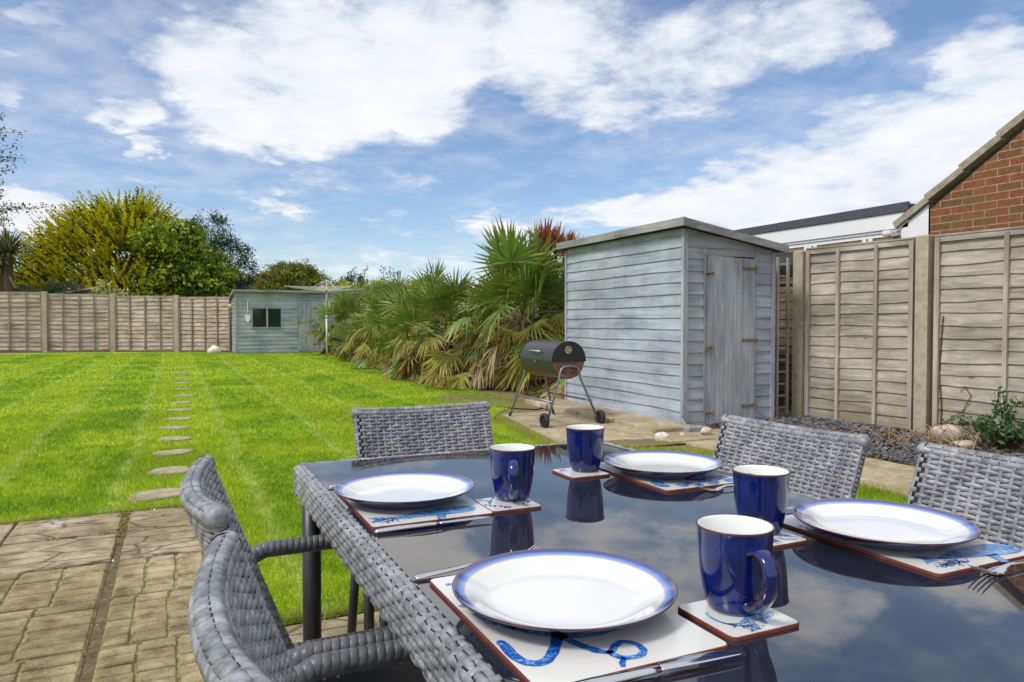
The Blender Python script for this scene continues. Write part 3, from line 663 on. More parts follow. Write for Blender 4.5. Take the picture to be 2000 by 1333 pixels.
def whale(mb,L=.2,flip=1,oy=0,ox=0,rot=0):
    body=[];n=28
    up=[];dn=[]
    for k in range(n+1):
        t_=k/n; x=-L/2+L*t_; hh=.17*L*(math.sin(PI*min(1,t_**.62))**.75)*(1-.25*t_)+.012*L; c=.03*L*math.sin(t_*4)
        up.append((x,c+hh*.75)); dn.append((x,c-hh))
    P=up+dn[::-1]
    tail=[(L/2-.03*L,.0),(L*.60,.09*L),(L*.68,.10*L),(L*.63,.01*L),(L*.70,-.10*L),(L*.60,-.07*L)]
    fin=[(-L*.12,-.10*L),(-.02*L,-.30*L),(.05*L,-.28*L),(-.0*L,-.10*L)]
    ca,sa=math.cos(rot),math.sin(rot)
    for q in(P,tail,fin):
        q=[(x*flip,y) for x,y in q]; q=[(ox+ca*x-sa*y,oy+sa*x+ca*y) for x,y in q]; 
        if flip<0: q=q[::-1]
        mb.add([(x,y,ZP if q is not P else ZP) for x,y in q],[tuple(range(len(q)))],0)
def speckle(mb,f,n,smin=.0015,smax=.004,mi=1,z=ZP+.0002):
    for _ in range(n):
        x,y=f(); a=random.uniform(0,PI); l=random.uniform(smin,smax); w=l*.35; ca,sa=math.cos(a),math.sin(a)
        mb.add([(x+ca*u-sa*v,y+sa*u+ca*v,z) for u,v in((-l,-w),(l,-w),(l,w),(-l,w))],[(0,1,2,3)],mi)
random.seed(12)
mats_=[((.4225,.764),(.232,.327),'placemat','white placemat printed with blue tentacles under the nearest plate'),((.412,1.362),(.225,.318),'placemat','white placemat with a blue whale tail print at the far left corner'),
      ((1.022,1.372),(.215,.318),'placemat','white placemat with a blue patchwork creature print at the far right'),((1.055,.808),(.215,.318),'placemat','white placemat with a pale blue whale print at the right edge')]
for i,((x,y),(w,h),nm,lab) in enumerate(mats_):
    mb=MB(); rounded(mb,w,h,.008,0,.0045); o=mb.build('placemat',[M['matface'],M['matedge']],loc=(x,y,ZT+.0003)); tag(o,lab,'placemat','placemats under the plates')
    mb=MB()
    if i==0:
        # hanging tentacle loops on the near strip
        def smooth(P,n=5):
            o=[]
            for k in range(len(P)-1):
                p0=P[max(k-1,0)];p1=P[k];p2=P[k+1];p3=P[min(k+2,len(P)-1)]
                for q in range(n):
                    t_=q/n; o.append(tuple(.5*(2*p1[c]+(p2[c]-p0[c])*t_+(2*p0[c]-5*p1[c]+4*p2[c]-p3[c])*t_*t_+(3*p1[c]-p0[c]-3*p2[c]+p3[c])*t_**3) for c in(0,1)))
            return o+[P[-1]]
        p=smooth([(-.107,-.050),(-.106,-.064),(-.107,-.090),(-.101,-.109),(-.086,-.115),(-.067,-.100),(-.042,-.064),(-.03,-.03)]); ribbon(mb,p,[.004,.007,.010]+[.0125]*(len(p)-3),1)
        p=smooth([(-.045,-.05),(-.036,-.085),(-.025,-.112),(-.012,-.124),(.001,-.114),(.013,-.109),(.023,-.118),(.023,-.134),(.012,-.144),(-.005,-.142),(-.012,-.131),(-.011,-.121)]); ribbon(mb,p,[.011]*12+[.0085]*(len(p)-12),1); ribbon(mb,[(-.006,-.142),(-.014,-.150),(-.018,-.158)],[.005,.007,.005],1)
        p=arcpts(-.10,.045,.014,-.4,2.4,12); ribbon(mb,p,.0085,1); p=arcpts(-.098,.115,.018,.4,1.8,10); ribbon(mb,p,.006,1); ribbon(mb,[(-.104,.03),(-.095,.0),(-.075,-.03)],[.006,.012,.016],0)
        ribbon(mb,arcpts(0,0,.07,0,2*PI,24),.03,0)
    elif i==1:
        whale(mb,.17,-1,-.112,.01,.05); speckle(mb,lambda:(-.075+random.gauss(0,.013),-.125+random.gauss(0,.01)),120,.0012,.003)
    elif i==2:
        for _ in range(26):
            x0=random.uniform(-.09,.09); y0=-.145+random.random()*.07; r=random.uniform(.008,.015)
            poly(mb,[(max(-.103,min(.103,x0+r*(1+wob(.3))*math.cos(2*PI*k/9))),max(-.154,y0+r*(1+wob(.3))*math.sin(2*PI*k/9))) for k in range(9)],random.choice((0,1)),ZP+_*.00001)
        for _ in range(10): ribbon(mb,[(-.1,.15-.014*_),(-.05,.14-.014*_+wob(.01)),(-.02,.12-.014*_)],.004,0,ZP+.0006)
        for _ in range(12): ribbon(mb,[(.10,-.13+.02*_),(.07,-.12+.02*_+wob(.01)),(.05,-.13+.02*_)],.003,0,ZP+.0006)
    else:
        whale(mb,.165,-1,-.118,.035,-.1); speckle(mb,lambda:(-.048+random.gauss(0,.016),-.135+random.gauss(0,.006)),150,.0012,.003); speckle(mb,lambda:(-.095+random.gauss(0,.005),.06+random.gauss(0,.02)),110,.0012,.003)
    mb.build('printed_picture',[M['bluewash'],M['blueink']],o)
for i,((x,y),pos,lab) in enumerate(PL):
    o=plate0 if i==0 else copy_tree(plate0); o.location=(x,y,ZT+.0052); tag(o,lab,'plate','blue rimmed dinner plates')
CO=[((.602,.662),'white coaster with a small blue whale print under the mug nearest the camera'),((.576,1.262),'white coaster with blue dots and scales under the far left mug'),((.850,1.452),'mostly plain white coaster under the farthest mug'),((.862,.892),'white coaster with feathery blue strokes under the mug behind the nearest mug')]
for i,((x,y),lab) in enumerate(CO):
    mb=MB(); rounded(mb,.102,.102,.008,0,.0045); o=mb.build('coaster',[M['matface'],M['matedge']],loc=(x,y,ZT+.0003)); tag(o,lab,'coaster','coasters under the mugs')
    mb=MB()
    if i==0: whale(mb,.062,-1,-.018,.010,.15); ribbon(mb,arcpts(.0,.0,.036,2.6,4.4,14),.003,0); speckle(mb,lambda:(-.012+random.gauss(0,.006),-.036+random.gauss(0,.005)),60,.001,.002)
    elif i==1:
        for _ in range(60): a=random.uniform(0,6.28); r=random.uniform(.03,.047); poly(mb,[(r*math.cos(a)+.003*math.cos(2*PI*k/7),r*math.sin(a)+.0025*math.sin(2*PI*k/7)) for k in range(7)] if abs(r*math.cos(a))<.046 and abs(r*math.sin(a))<.046 else [(0,0),(.001,0),(0,.001)],_%2)
    elif i==2: ribbon(mb,arcpts(-.012,.01,.032,1.8,3.3,12),.004,0); speckle(mb,lambda:(-.032+random.gauss(0,.004),.02+random.gauss(0,.008)),30,.001,.002)
    else:
        for _ in range(26): x0=random.uniform(-.02,.044); y0=-.045+random.random()*.025; ribbon(mb,[(x0,y0),(x0-.006,y0+.009),(x0-.008,y0+.018)],[.001,.003,.001],1)
    mb.build('printed_picture',[M['bluewash'],M['blueink']],o)
# mugs
mp_=[(0,.002),(.025,.002),(.027,0),(.0305,0),(.0325,.004),(.0342,.009),(.0360,.016),(.0384,.027),(.0406,.040),(.0422,.054),(.0434,.070),(.0441,.085),(.0447,.0955),(.0456,.0988),(.0460,.1005),(.0452,.1016),(.0438,.1010),(.0424,.097),(.0419,.078),(.0400,.045),(.035,.018),(.027,.009),(0,.0085)]
mm_=[2]*3+[0]*10+[1]*3+[2]*6
def make_mug():
    mb=MB(); mb.lathe(mp_,72,mis=mm_); o=mb.build('mug',[M['cobalt'],M['brownrim'],M['whiteglaze']],smooth=True)
    hb=MB(); pts=[]
    for t_,x,z in [(0,.0420,.080),(1,.051,.0830),(2,.062,.0810),(3,.071,.074),(4,.0755,.063),(5,.0745,.050),(6,.069,.037),(7,.060,.026),(8,.050,.0175),(9,.043,.014),(10,.0365,.0150)]: pts.append((x,0,z))
    vs=[];cs=[(.0088,-.0030),(.0094,.0),(.0074,.0040),(0,.0056),(-.0074,.0040),(-.0094,.0),(-.0088,-.0030),(-.004,-.0042),(.004,-.0042)]
    P=[Vector(p) for p in pts]; n=len(cs)
    for i,p in enumerate(P):
        d=(P[min(i+1,len(P)-1)]-P[max(i-1,0)]).normalized(); out=Vector((0,1,0)).cross(d)*-1
        if out.x<0 and i<6: out=-out
        out=Vector((-d.z,0,d.x)) if Vector((-d.z,0,d.x)).dot(Vector((p.x-.045,0,p.z-.047)))>0 else Vector((d.z,0,-d.x))
        k=1.0 if 0<i<len(P)-1 else 1.2
        for a,b in cs: vs.append(p+Vector((0,1,0))*a*k+out*b*k)
    b0=len(hb.v); fs=[];ms=[]
    for i in range(len(P)-1):
        for k in range(n): fs.append((i*n+k,i*n+(k+1)%n,(i+1)*n+(k+1)%n,(i+1)*n+k)); ms.append(1 if k in(0,5) else 0)
    hb.v+= [tuple(v) for v in vs]; hb.f+=fs; hb.m+=ms
    hb.build('handle',[M['cobalt'],M['brownrim']],o,smooth=True); return o
mug=make_mug()
MG=[((.613,.679),math.atan2(-1,-.18),'cobalt blue mug nearest the camera with its curved handle turned to the right'),((.598,1.285),math.atan2(-.84,-.36),'cobalt blue mug with its handle facing the camera, beside the far left plate'),
    ((.868,1.462),math.atan2(.9,.42),'cobalt blue mug farthest away, standing alone before the far table edge'),((.878,.912),math.atan2(.9,.3),'cobalt blue mug with hidden handle just behind the nearest mug')]
for i,((x,y),rz,lab) in enumerate(MG):
    o=mug if i==0 else copy_tree(mug); o.location=(x,y,ZT+.0052); o.rotation_euler=(0,0,rz); tag(o,lab,'mug','blue glazed mugs')
# cutlery along +x (handle at 0)
def strip(mb,sec):
    """sec: (x, z, halfwidth, thickness, yshift)"""
    vs=[];n=8
    for x,z,w,th,ys in sec:
        for k in range(n):
            a=2*PI*k/n; vs.append((x,ys+w*math.cos(a),z+th*math.sin(a)))
    fs=[(i*n+k,i*n+(k+1)%n,(i+1)*n+(k+1)%n,(i+1)*n+k) for i in range(len(sec)-1) for k in range(n)]
    fs+=[tuple(range(n-1,-1,-1)),tuple((len(sec)-1)*n+k for k in range(n))]; mb.add(vs,fs)
def make_fork():
    mb=MB(); strip(mb,[(0,.003,.004,.0012,0),(.004,.003,.0095,.0018,0),(.05,.0045,.0075,.0019,0),(.10,.007,.0040,.0020,0),(.118,.0072,.0030,.0022,0),(.130,.0055,.0055,.0018,0),(.140,.0038,.0110,.0013,0),(.150,.0022,.0122,.0012,0),(.156,.0022,.0122,.0011,0)])
    o=mb.build('fork',M['steel'],smooth=True); t=MB()
    for k in range(4):
        y=-.0099+.0066*k; strip(t,[(.152,.0022,.0026,.0011,y*.98),(.165,.0035,.0019,.0011,y),(.180,.0080,.0017,.0010,y),(.192,.0135,.0014,.0009,y),(.199,.0175,.0006,.0005,y)])
    t.build('tines',M['steel'],o,smooth=True); return o
def make_knife():
    mb=MB(); strip(mb,[(0,.003,.003,.001,0),(.004,.004,.008,.0030,0),(.04,.005,.0085,.0034,0),(.10,.005,.0065,.0030,0),(.113,.005,.0050,.0028,0)])
    o=mb.build('knife',M['steel'],smooth=True); t=MB()
    strip(t,[(.111,.005,.0045,.0022,0),(.120,.006,.0085,.0011,.002),(.15,.006,.0098,.0009,.002),(.185,.006,.0088,.0008,.001),(.205,.006,.0055,.0007,-.002),(.214,.006,.0010,.0005,-.005)])
    t.build('blade',M['steel'],o,smooth=True); return o
fk=make_fork(); kn=make_knife()
FK=[((.292,.945),.06,0,'steel fork lying behind the nearest plate, only handle end and tine tips in view'),((.292,1.548),.05,0,'steel fork behind the far left plate with its handle end by the table rim'),
    ((1.163,1.188),PI+.02,0,'steel fork in front of the far right plate, its tines pointing at the farthest mug'),((1.185,.632),PI+.03,0,'steel fork at the right edge in front of the right hand plate')]
for i,((x,y),rz,_,lab) in enumerate(FK):
    o=fk if i==0 else copy_tree(fk); o.location=(x,y,ZT+.001); o.rotation_euler=(0,0,rz); tag(o,lab,'fork','steel forks on the glass')
KN=[((.322,.592),-.05,'steel knife at the bottom edge in front of the nearest placemat'),((.296,1.178),-.01,'steel knife lying in front of the far left placemat'),((1.185,1.000),PI,'steel knife hidden behind the right hand plate with its tip beside a mug')]
for i,((x,y),rz,lab) in enumerate(KN):
    o=kn if i==0 else copy_tree(kn); o.location=(x,y,ZT+.001); o.rotation_euler=(0,0,rz); tag(o,lab,'knife','steel knives on the glass')

# ------------------------------------------------------------------ clapboard
def clap(mb,a,b,z0,z1,n,t0=.005,t1=.019,amp=.003,seg=10,mi=0,ztop=None):
    """lapped board from a to b (xy), bottom edge proud; n outward normal (xy); ztop(x fraction) optional clip"""
    a=Vector(a);b=Vector(b);nv=Vector(n).normalized(); L=(b-a).length; seg=max(1,int(L/.12)) if seg is None else seg
    vs=[]; ph=random.uniform(0,6)
    for i in range(seg+1):
        f=i/seg; p=a.lerp(b,f); d=amp*math.sin(f*L*3.1+ph)+amp*.5*math.sin(f*L*8+ph*2)+wob(amp*.35); zt=z1 if ztop is None else min(z1,ztop(f)); zb=min(z0+d,zt-.001)
        lat=wob(.0012)
        vs+=[(p.x,p.y,zt),(p.x+nv.x*t0,p.y+nv.y*t0,zt),(p.x+nv.x*(t1+lat),p.y+nv.y*(t1+lat),zb),(p.x,p.y,zb)]
    fs=[]
    for i in range(seg):
        for k in range(4): fs.append((i*4+k,i*4+(k+1)%4,(i+1)*4+(k+1)%4,(i+1)*4+k))
    fs+=[(3,2,1,0),tuple(seg*4+k for k in range(4))]
    mb.add(vs,fs,mi)
random.seed(31)
# ------------------------------------------------------------------ tall shed
sh=empty('garden_shed',(4.72,6.0,0),0,'tall narrow blue grey weatherboard shed with a plank door, beside the grill','shed')
def L_(x,y): return (x-4.72,y-6.0)
X0,X1,Y0,Y1=0,1.19,0,2.42
zf=lambda x: 2.055-.185*(x/1.19)        # wall head falls to the right
mb=MB(); mb.add([(X0,Y0,.03),(X1,Y0,.03),(X1,Y1,.03),(X0,Y1,.03),(X0,Y0,zf(0)),(X1,Y0,zf(1.19)),(X1,Y1,zf(1.19)),(X0,Y1,zf(0))],[(0,3,2,1),(4,5,6,7),(0,1,5,4),(1,2,6,5),(2,3,7,6),(3,0,4,7)])
# inner core behind boards
for k in range(17):
    z0=.055+.1205*k
    clap(mb,(X0,Y1-.02),(X0,Y0+.0),z0,min(z0+.128,2.05),(-1,0),amp=.004,seg=22)
mb.build('side_wall',M['shedy'],sh)
mb=MB()
for k in range(17):
    z0=.055+.1205*k
    if z0<1.78:
        clap(mb,(X0+.03,Y0),(.245,Y0),z0,z0+.128,(0,-1),seg=4,amp=.0015); clap(mb,(.945,Y0),(X1-.01,Y0),z0,z0+.128,(0,-1),seg=4,amp=.0015)
    else: clap(mb,(X0+.03,Y0),(X1-.01,Y0),z0,z0+.128,(0,-1),seg=10,amp=.002,ztop=lambda f:zf(f*1.19)-.002)
for k in range(16): clap(mb,(X1,Y0+.01),(X1,Y1-.02),.055+.1205*k,min(.055+.1205*k+.128,1.86),(1,0),seg=8)
for k in range(17): clap(mb,(X1-.01,Y1),(X0+.01,Y1),.055+.1205*k,min(.055+.1205*k+.128,2.04),(0,1),seg=4,ztop=lambda f:zf((1-f)*1.19)-.002)
mb.build('front_wall',M['shedx'],sh)
for b_ in((-.024,-.030,.03,.030,.012,2.04),(1.165,-.028,.03,1.214,.012,1.85),(-.024,2.405,.05,.012,2.445,2.03),(.247,-.026,.05,.272,-.001,1.80),(.920,-.026,.05,.943,-.001,1.79)):
    mb=MB(); mb.box(*b_,0,.003); mb.build('corner_post',M['shedz'],sh)
# door
mb=MB(); px=[.279,.375,.50,.62,.745,.838,.915]; tz=1.783
for i in range(len(px)-1): mb.box(px[i]+.002,-.034+wob(.0018),.035+wob(.006),px[i+1]-.002,-.008,tz-.004*i+wob(.002),0,.0035)
mb.box(.276,-.009,.03,.917,.002,tz,1)
door=mb.build('door',[M['shedz'],M['gap']],sh); tag(door,'plank door of vertical blue grey boards')
for z,x in((1.66,.905),(.90,.905),(.20,.905)):
    mb=MB(); mb.box(x-.16,-.041,z-.016,x+.012,-.035,z+.016,0,.002); mb.tube([(x+.016,-.043,z-.04),(x+.016,-.043,z+.04)],.008,10); mb.box(x+.02,-.041,z-.018,x+.05,-.0295,z+.018,0,.002); mb.build('hinge',M['rust'],door)
for z in(1.60,.835,.155):
    mb=MB(); mb.box(.262,-.037,z-.018,.295,-.0268,z+.018,0,.002); mb.box(.283,-.045,z-.012,.36,-.0365,z+.012,0,.002); mb.tube([(.25,-.047,z),(.35,-.047,z)],.0065,10); mb.tube([(.33,-.047,z),(.33,-.062,z-.012)],.005,8)
    if abs(z-.835)<.01: mb.box(.255,-.062,z-.05,.295,-.046,z-.008,0,.004)
    mb.build('bolt',M['rust'],door)
# roof
mb=MB()
def roofp(x,y,dz): return (x,y,zf(x)+dz)
xa,xb_,ya,yb=-.085,1.265,-.11,2.50
mb.add([roofp(xa,ya,.012),roofp(xb_,ya,.012),roofp(xb_,yb,.012),roofp(xa,yb,.012),roofp(xa,ya,.055),roofp(xb_,ya,.055),roofp(xb_,yb,.055),roofp(xa,yb,.055)],[(0,3,2,1),(4,5,6,7),(0,1,5,4),(1,2,6,5),(2,3,7,6),(3,0,4,7)])
rf=mb.build('roof',M['felt'],sh)
for (p,q) in (((xa,ya-.014),(xb_,ya-.014)),((xa,yb+.014),(xb_,yb+.014))):
    mb=MB(); mb.add([roofp(p[0],p[1]-.012,-.012),roofp(q[0],q[1]-.012,-.012),roofp(q[0],q[1]+.012,-.012),roofp(p[0],p[1]+.012,-.012),roofp(p[0],p[1]-.012,.068),roofp(q[0],q[1]-.012,.062),roofp(q[0],q[1]+.012,.062),roofp(p[0],p[1]+.012,.068)],[(0,3,2,1),(4,5,6,7),(0,1,5,4),(1,2,6,5),(2,3,7,6),(3,0,4,7)]); mb.build('fascia_board',M['greywoodx'],rf)
for x in(xa-.014,xb_+.014):
    mb=MB(); mb.box(x-.012,ya-.028,zf(x)-.012,x+.012,(ya+yb)/2-.1,zf(x)+.072,0,.003); mb.box(x-.012,(ya+yb)/2-.096,zf(x)-.016,x+.012,yb+.028,zf(x)+.068,0,.003); mb.build('fascia_board',M['greywood'],rf)
mb=MB(); mb.box(-.02,-.02,-.01,1.2,2.43,.052,0,.01); mb.build('base',M['post'],sh)
# plinth block and pipe
mb=MB(); mb.box(0,0,0,.20,.11,.05,0,.012); o=mb.build('plinth_block',plain('grey_block',(.24,.27,.31),.85,.2,14),loc=(4.56,5.70,.012)); tag(o,'blue grey concrete block on the path at the shed front corner','block')
mb=MB(); mb.tube([(0,.14,.13),(-.02,.10,.11),(-.03,.04,.07),(-.045,-.02,.03),(-.08,-.06,.012)],.014,12); o=mb.build('drain_pipe',plain('grey_pipe',(.22,.25,.28),.5,.2,20),loc=(4.665,5.82,.0),smooth=True); tag(o,'short bent grey pipe at the near corner of the tall shed','pipe')

# ------------------------------------------------------------------ fences
def fence_panel(parent,p,q,z0,z1,nb,nbat,mb_,mv,face,cap=.03,amp=.006,rail=.045,lap=.016):
    p=Vector(p);q=Vector(q);d=(q-p).normalized();n=Vector(face); L=(q-p).length
    mb=MB(); h=(z1-z0-.05)/nb; seg=max(6,int(L/.10))
    for k in range(nb):
        clap(mb,p+d*.01,q-d*.01,z0+.01+h*k,z0+.01+h*(k+1.16),(n.x,n.y),.003,lap+wob(.003),amp,seg)
    pan=mb.build('panel',mb_,parent)
    def vb(f,w,t=.032,za=z0+.02,zb=z1-.02,lean=0):
        mb=MB(); c=p.lerp(q,f)+n*lap; c2=c+d*lean; a=c+n*t/2; b=c2+n*t/2; mb.bar((a.x,a.y,za),(b.x,b.y,zb),w,t,up=(n.x,n.y,0)); mb.build('batten',mv,pan)
    for i in range(nbat): vb((i+1)/(nbat+1)+wob(.01),.036,lean=wob(.01))
    vb(.025/L*1.0,.045); vb(1-.025/L,.045)
    mb=MB(); a=p+n*.016;b=q+n*.016
    mb.bar((a.x,a.y,z1-.025),(b.x,b.y,z1-.025),.044,.055); mb.bar((a.x,a.y,z1+.008),(b.x,b.y,z1+.008),.06,.016); mb.build('top_rail',mb_,pan)
    return pan
def post(parent,x,y,w,z1,d,mat,ang=0):
    mb=MB(); w2=w/2; mb.box(-w2,-d/2,-.02,w2,d/2,z1,0,.012)
    o=mb.build('post',mat,parent); o.location=(x,y,0); o.rotation_euler=(0,0,ang); return o
rfn=empty('fence',(0,0,0),0,'weathered overlap board fence with lichened concrete posts along the right side','fence')
fx=lambda y: 6.605-.085*(y-4.7)
nrm=Vector((-1,-.085)).normalized(); fa=math.atan2(-.085,-1)
for (ya_,yb_) in((6.04,4.80),(4.60,2.78),(2.58,.76)): fence_panel(rfn,(fx(ya_),ya_),(fx(yb_),yb_),.02,1.905,16,2 if ya_<6 else 2,M['fenceb'],M['fencev'],nrm,amp=.008,lap=.019)
for y in(6.12,4.70,2.68): post(rfn,fx(y)-.025,y,.105,1.93 if y!=6.12 else 1.90,.125,M['post'],.085)
rb=empty('fence',(0,0,0),0,'dark old board fence running behind the trellis and the fan palms','fence')
for k in range(11):
    y=6.5+1.85*k; fence_panel(rb,(6.95,y+1.78),(6.95,y),.0,1.62,14,2,M['darkwood'] if k<2 else M['fenceb'],M['fencev'],Vector((-1,0)))
    post(rb,6.93,y-.035,.08,1.68,.08,M['post'])
# trellis
tr=empty('trellis',(6.06,6.24,0),0,'narrow timber trellis closing the gap between tall shed and fence post','trellis')
mb=MB()
for x in(.0,.16,.315): mb.box(x,-.012,.03,x+.028,.012,1.83,0,.002)
mb.build('upright',M['fencev'],tr); mb=MB()
for k in range(13): mb.box(-.01,.0125,.10+.137*k,.36,.028,.122+.137*k,0,.002)
mb.build('slat',M['fenceb'],tr)
bf=empty('fence',(0,0,0),0,'long brown overlap panel fence across the far end of the lawn','fence')
FP=[(1.98,28.75),(.113,29.85),(-2.055,30.85),(-4.27,31.35),(-6.5,31.8),(-8.8,32.3),(-11.1,32.8)]
for i in range(len(FP)-1):
    p=Vector(FP[i+1]);q=Vector(FP[i]);d=(q-p).normalized();n=Vector((d.y,-d.x)); zt=2.02+.16*(1-min(1,(FP[i][0]+4.3)/6)) if FP[i][0]>-4.3 else 2.18
    fence_panel(bf,p+d*.09,q-d*.09,.06,zt,13,3,M['farboard'],M['farbatten'],n,amp=.012,lap=.04)
    if i>0: post(bf,q.x+n.x*.03,q.y+n.y*.03,.16,zt+.03,.14,M['post'],math.atan2(d.y,d.x))

# ------------------------------------------------------------------ far shed
fs_=empty('garden_shed',(1.95,27,0),0,'low blue grey shed with two dark window panes at the far lawn end','shed')
W_=4.3;D_=2.6; zt=lambda y:2.14-.10*y
mb=MB(); mb.add([(0,0,0),(W_,0,0),(W_,D_,0),(0,D_,0),(0,0,zt(0)),(W_,0,zt(0)),(W_,D_,zt(D_)),(0,D_,zt(D_))],[(0,3,2,1),(4,5,6,7),(0,1,5,4),(1,2,6,5),(2,3,7,6),(3,0,4,7)])
for k in range(15):
    z0=.03+.14*k
    segs=[(0,W_)]
    if z0<1.88: segs=[(0,2.09),(2.82,W_)]
    if .9<z0+.07<1.6: segs=[(0,.53),(1.53,2.09),(2.82,W_)]
    for a,b in segs: clap(mb,(a,0),(b,0),z0,z0+.15,(0,-1),.004,.022,.004,max(2,int((b-a)/.15)),ztop=lambda f:2.13)
mb.build('front_wall',M['shedx'],fs_)
mb=MB()
for k in range(15): clap(mb,(0,D_),(0,0),.03+.14*k,.18+.14*k,(-1,0),.004,.022,.004,12,ztop=lambda f:zt((1-f)*D_)-.01)
mb.build('side_wall',M['greywood'],fs_)
mb=MB(); mb.box(-.03,-.035,.0,.03,.01,2.12); mb.build('corner_post',M['shedz'],fs_)
mb=MB(); mb.box(.555,-.012,.93,1.01,-.004,1.57); mb.box(1.07,-.012,.93,1.505,-.004,1.57); w=mb.build('window',M['win'],fs_)
mb=MB()
for b in[(.53,-.04,.90,.555,0,1.60),(1.01,-.04,.90,1.07,0,1.60),(1.505,-.04,.90,1.53,0,1.60)]: mb.box(*b)
mb.box(.53,-.05,.875,1.53,0,.90);mb.box(.53,-.04,1.60,1.53,0,1.63); mb.build('frame',M['shedx'],w)
mb=MB()
for i in range(5): mb.box(2.115+.14*i+.003,-.03+wob(.003),.03,2.115+.14*(i+1)-.003,-.006,1.87)
d=mb.build('door',M['shedz'],fs_); mb=MB(); mb.box(2.09,-.028,0,2.115,0,1.9); mb.box(2.815,-.028,0,2.84,0,1.9); mb.box(2.09,-.03,1.9,2.84,0,1.93); mb.build('frame',M['shedz'],d)
mb=MB()
for z in(1.6,.95,.3): mb.box(2.62,-.037,z-.02,2.84,-.031,z+.02)
mb.build('hinge',M['rust'],d)
mb=MB(); mb.add([(-.10,-.22,zt(0)+.012),(W_+.1,-.22,zt(0)+.012),(W_+.1,D_+.15,zt(D_)+.012),(-.10,D_+.15,zt(D_)+.012),(-.10,-.22,zt(0)+.09),(W_+.1,-.22,zt(0)+.09),(W_+.1,D_+.15,zt(D_)+.08),(-.10,D_+.15,zt(D_)+.08)],[(0,3,2,1),(4,5,6,7),(0,1,5,4),(1,2,6,5),(2,3,7,6),(3,0,4,7)])
mb.build('roof',M['greywoodx'],fs_)
# hanging white spade
mb=MB(); mb.tube([(0,0,.72),(0,0,.22)],.016,10); mb.tube([(-.05,0,.74),(.05,0,.74)],.014,8)
sp=mb.build('hand_spade',M['whitepaint'],loc=(2.335,26.945,1.12),smooth=True); tag(sp,'white spade hanging on the front wall of the low far shed','spade')
mb=MB(); mb.add([(-.085,0,.24),(.085,0,.24),(.095,0,.10),(.05,0,.01),(0,0,-.02),(-.05,0,.01),(-.095,0,.10)]+[(-.085,-.012,.24),(.085,-.012,.24),(.095,-.012,.10),(.05,-.012,.01),(0,-.02,-.02),(-.05,-.012,.01),(-.095,-.012,.10)],[tuple(range(7)),tuple(range(13,6,-1))]+[(k,7+k,7+(k+1)%7,(k+1)%7) for k in range(7)]); mb.build('blade',M['whitepaint'],sp)
mb=MB(); mb.lathe([(0,.0),(.05,.01),(.075,.05),(.06,.10),(.03,.13),(0,.135)],16); mb.bar((0,0,.10),(.14,.02,.13),.03,.03); o=mb.build('wall_lamp',plain('cream_lamp',(.62,.5,.32),.5,.1,10),loc=(1.80,27.35,1.60),smooth=True); tag(o,'small cream lamp on the side wall of the low far shed','lamp')

# ------------------------------------------------------------------ neighbour house, gable to the right
hs=empty('brick_house',(7.1,3,0),0,'red brick bungalow gable with grey verge tiles beyond the right fence','house')
mb=MB(); # gable face in plane x=0 local; world y = 3+y
rg=2.035
def vz(y): return 2.14+(2.35-y)*.662   # verge height at local y
ridge=-1.9
mb.add([(0,2.02,0),(0,ridge,0),(0,ridge,vz(ridge)-.10),(0,2.02,vz(2.02)-.10),(6,2.02,0),(6,ridge,0),(6,ridge,vz(ridge)-.1),(6,2.02,vz(2.02)-.1)],[(0,3,2,1),(4,5,6,7),(0,4,7,3),(0,1,5,4)])
mb.add([(0,ridge,0),(0,2*ridge-2.02,0),(0,2*ridge-2.02,vz(2.02)-.10),(0,ridge,vz(ridge)-.10)],[(0,3,2,1)])
mb.build('wall',M['brick'],hs)
mb=MB(); Vs=[(-.03,2.36),(-.03,ridge)]
mb.add([(.1,2.36,vz(2.36)-.02),(.1,ridge,vz(ridge)-.02),(6,ridge,vz(ridge)-.02),(6,2.36,vz(2.36)-.02),(.1,2.36,vz(2.36)-.08),(.1,ridge,vz(ridge)-.08),(6,ridge,vz(ridge)-.08),(6,2.36,vz(2.36)-.08)],[(0,1,2,3),(7,6,5,4),(0,4,5,1),(0,3,7,4)])
mb.add([(.1,ridge,vz(ridge)-.02),(.1,2*ridge-2.3,vz(2.3)-.02),(6,2*ridge-2.3,vz(2.3)-.02),(6,ridge,vz(ridge)-.02)],[(0,1,2,3)])
roof=mb.build('roof',M['verge'],hs)
mb=MB(); n=12; Lr=(2.40-ridge)/n
for i in range(n):
    ya_=2.40-Lr*i; yb_=ya_-Lr*1.06; off=.028
    a=Vector((0,ya_,vz(ya_)+off)); b=Vector((0,yb_,vz(yb_)+.0))
    dd=(b-a).normalized(); up=Vector((0,dd.z*-1,dd.y)) ; up=up if up.z>0 else -up
    vs=[]
    for q,t_,wd in((a,.062,.0),(b,.052,.0)):
        for x,zz in((-.055,-.03),(-.052,.030),(-.03,.045),(.12,.045),(.12,-.03)): vs.append(q+Vector((x,0,0))+up*zz*(1 if q is b else 1.12))
    mb.add(vs,[(0,1,2,3,4),(9,8,7,6,5)]+[(k,5+k,5+(k+1)%5,(k+1)%5) for k in range(5)])
mb.build('verge_tile',M['verge'],roof)
mb=MB(); mb.add([(-.012,2.34,1.85),(-.012,2.03,1.85),(-.012,2.03,2.31),(-.012,2.34,2.11),(.5,2.34,1.85),(.5,2.03,1.85),(.5,2.03,2.31),(.5,2.34,2.11)],[(0,3,2,1),(4,5,6,7),(0,1,5,4),(2,3,7,6),(0,4,7,3)]); mb.build('box_eave',M['whitepaint'],hs)
ex=empty('house_extension',(7.1,5.3,0),0,'white flat roofed extension with dark felt edge behind the tall shed','house')
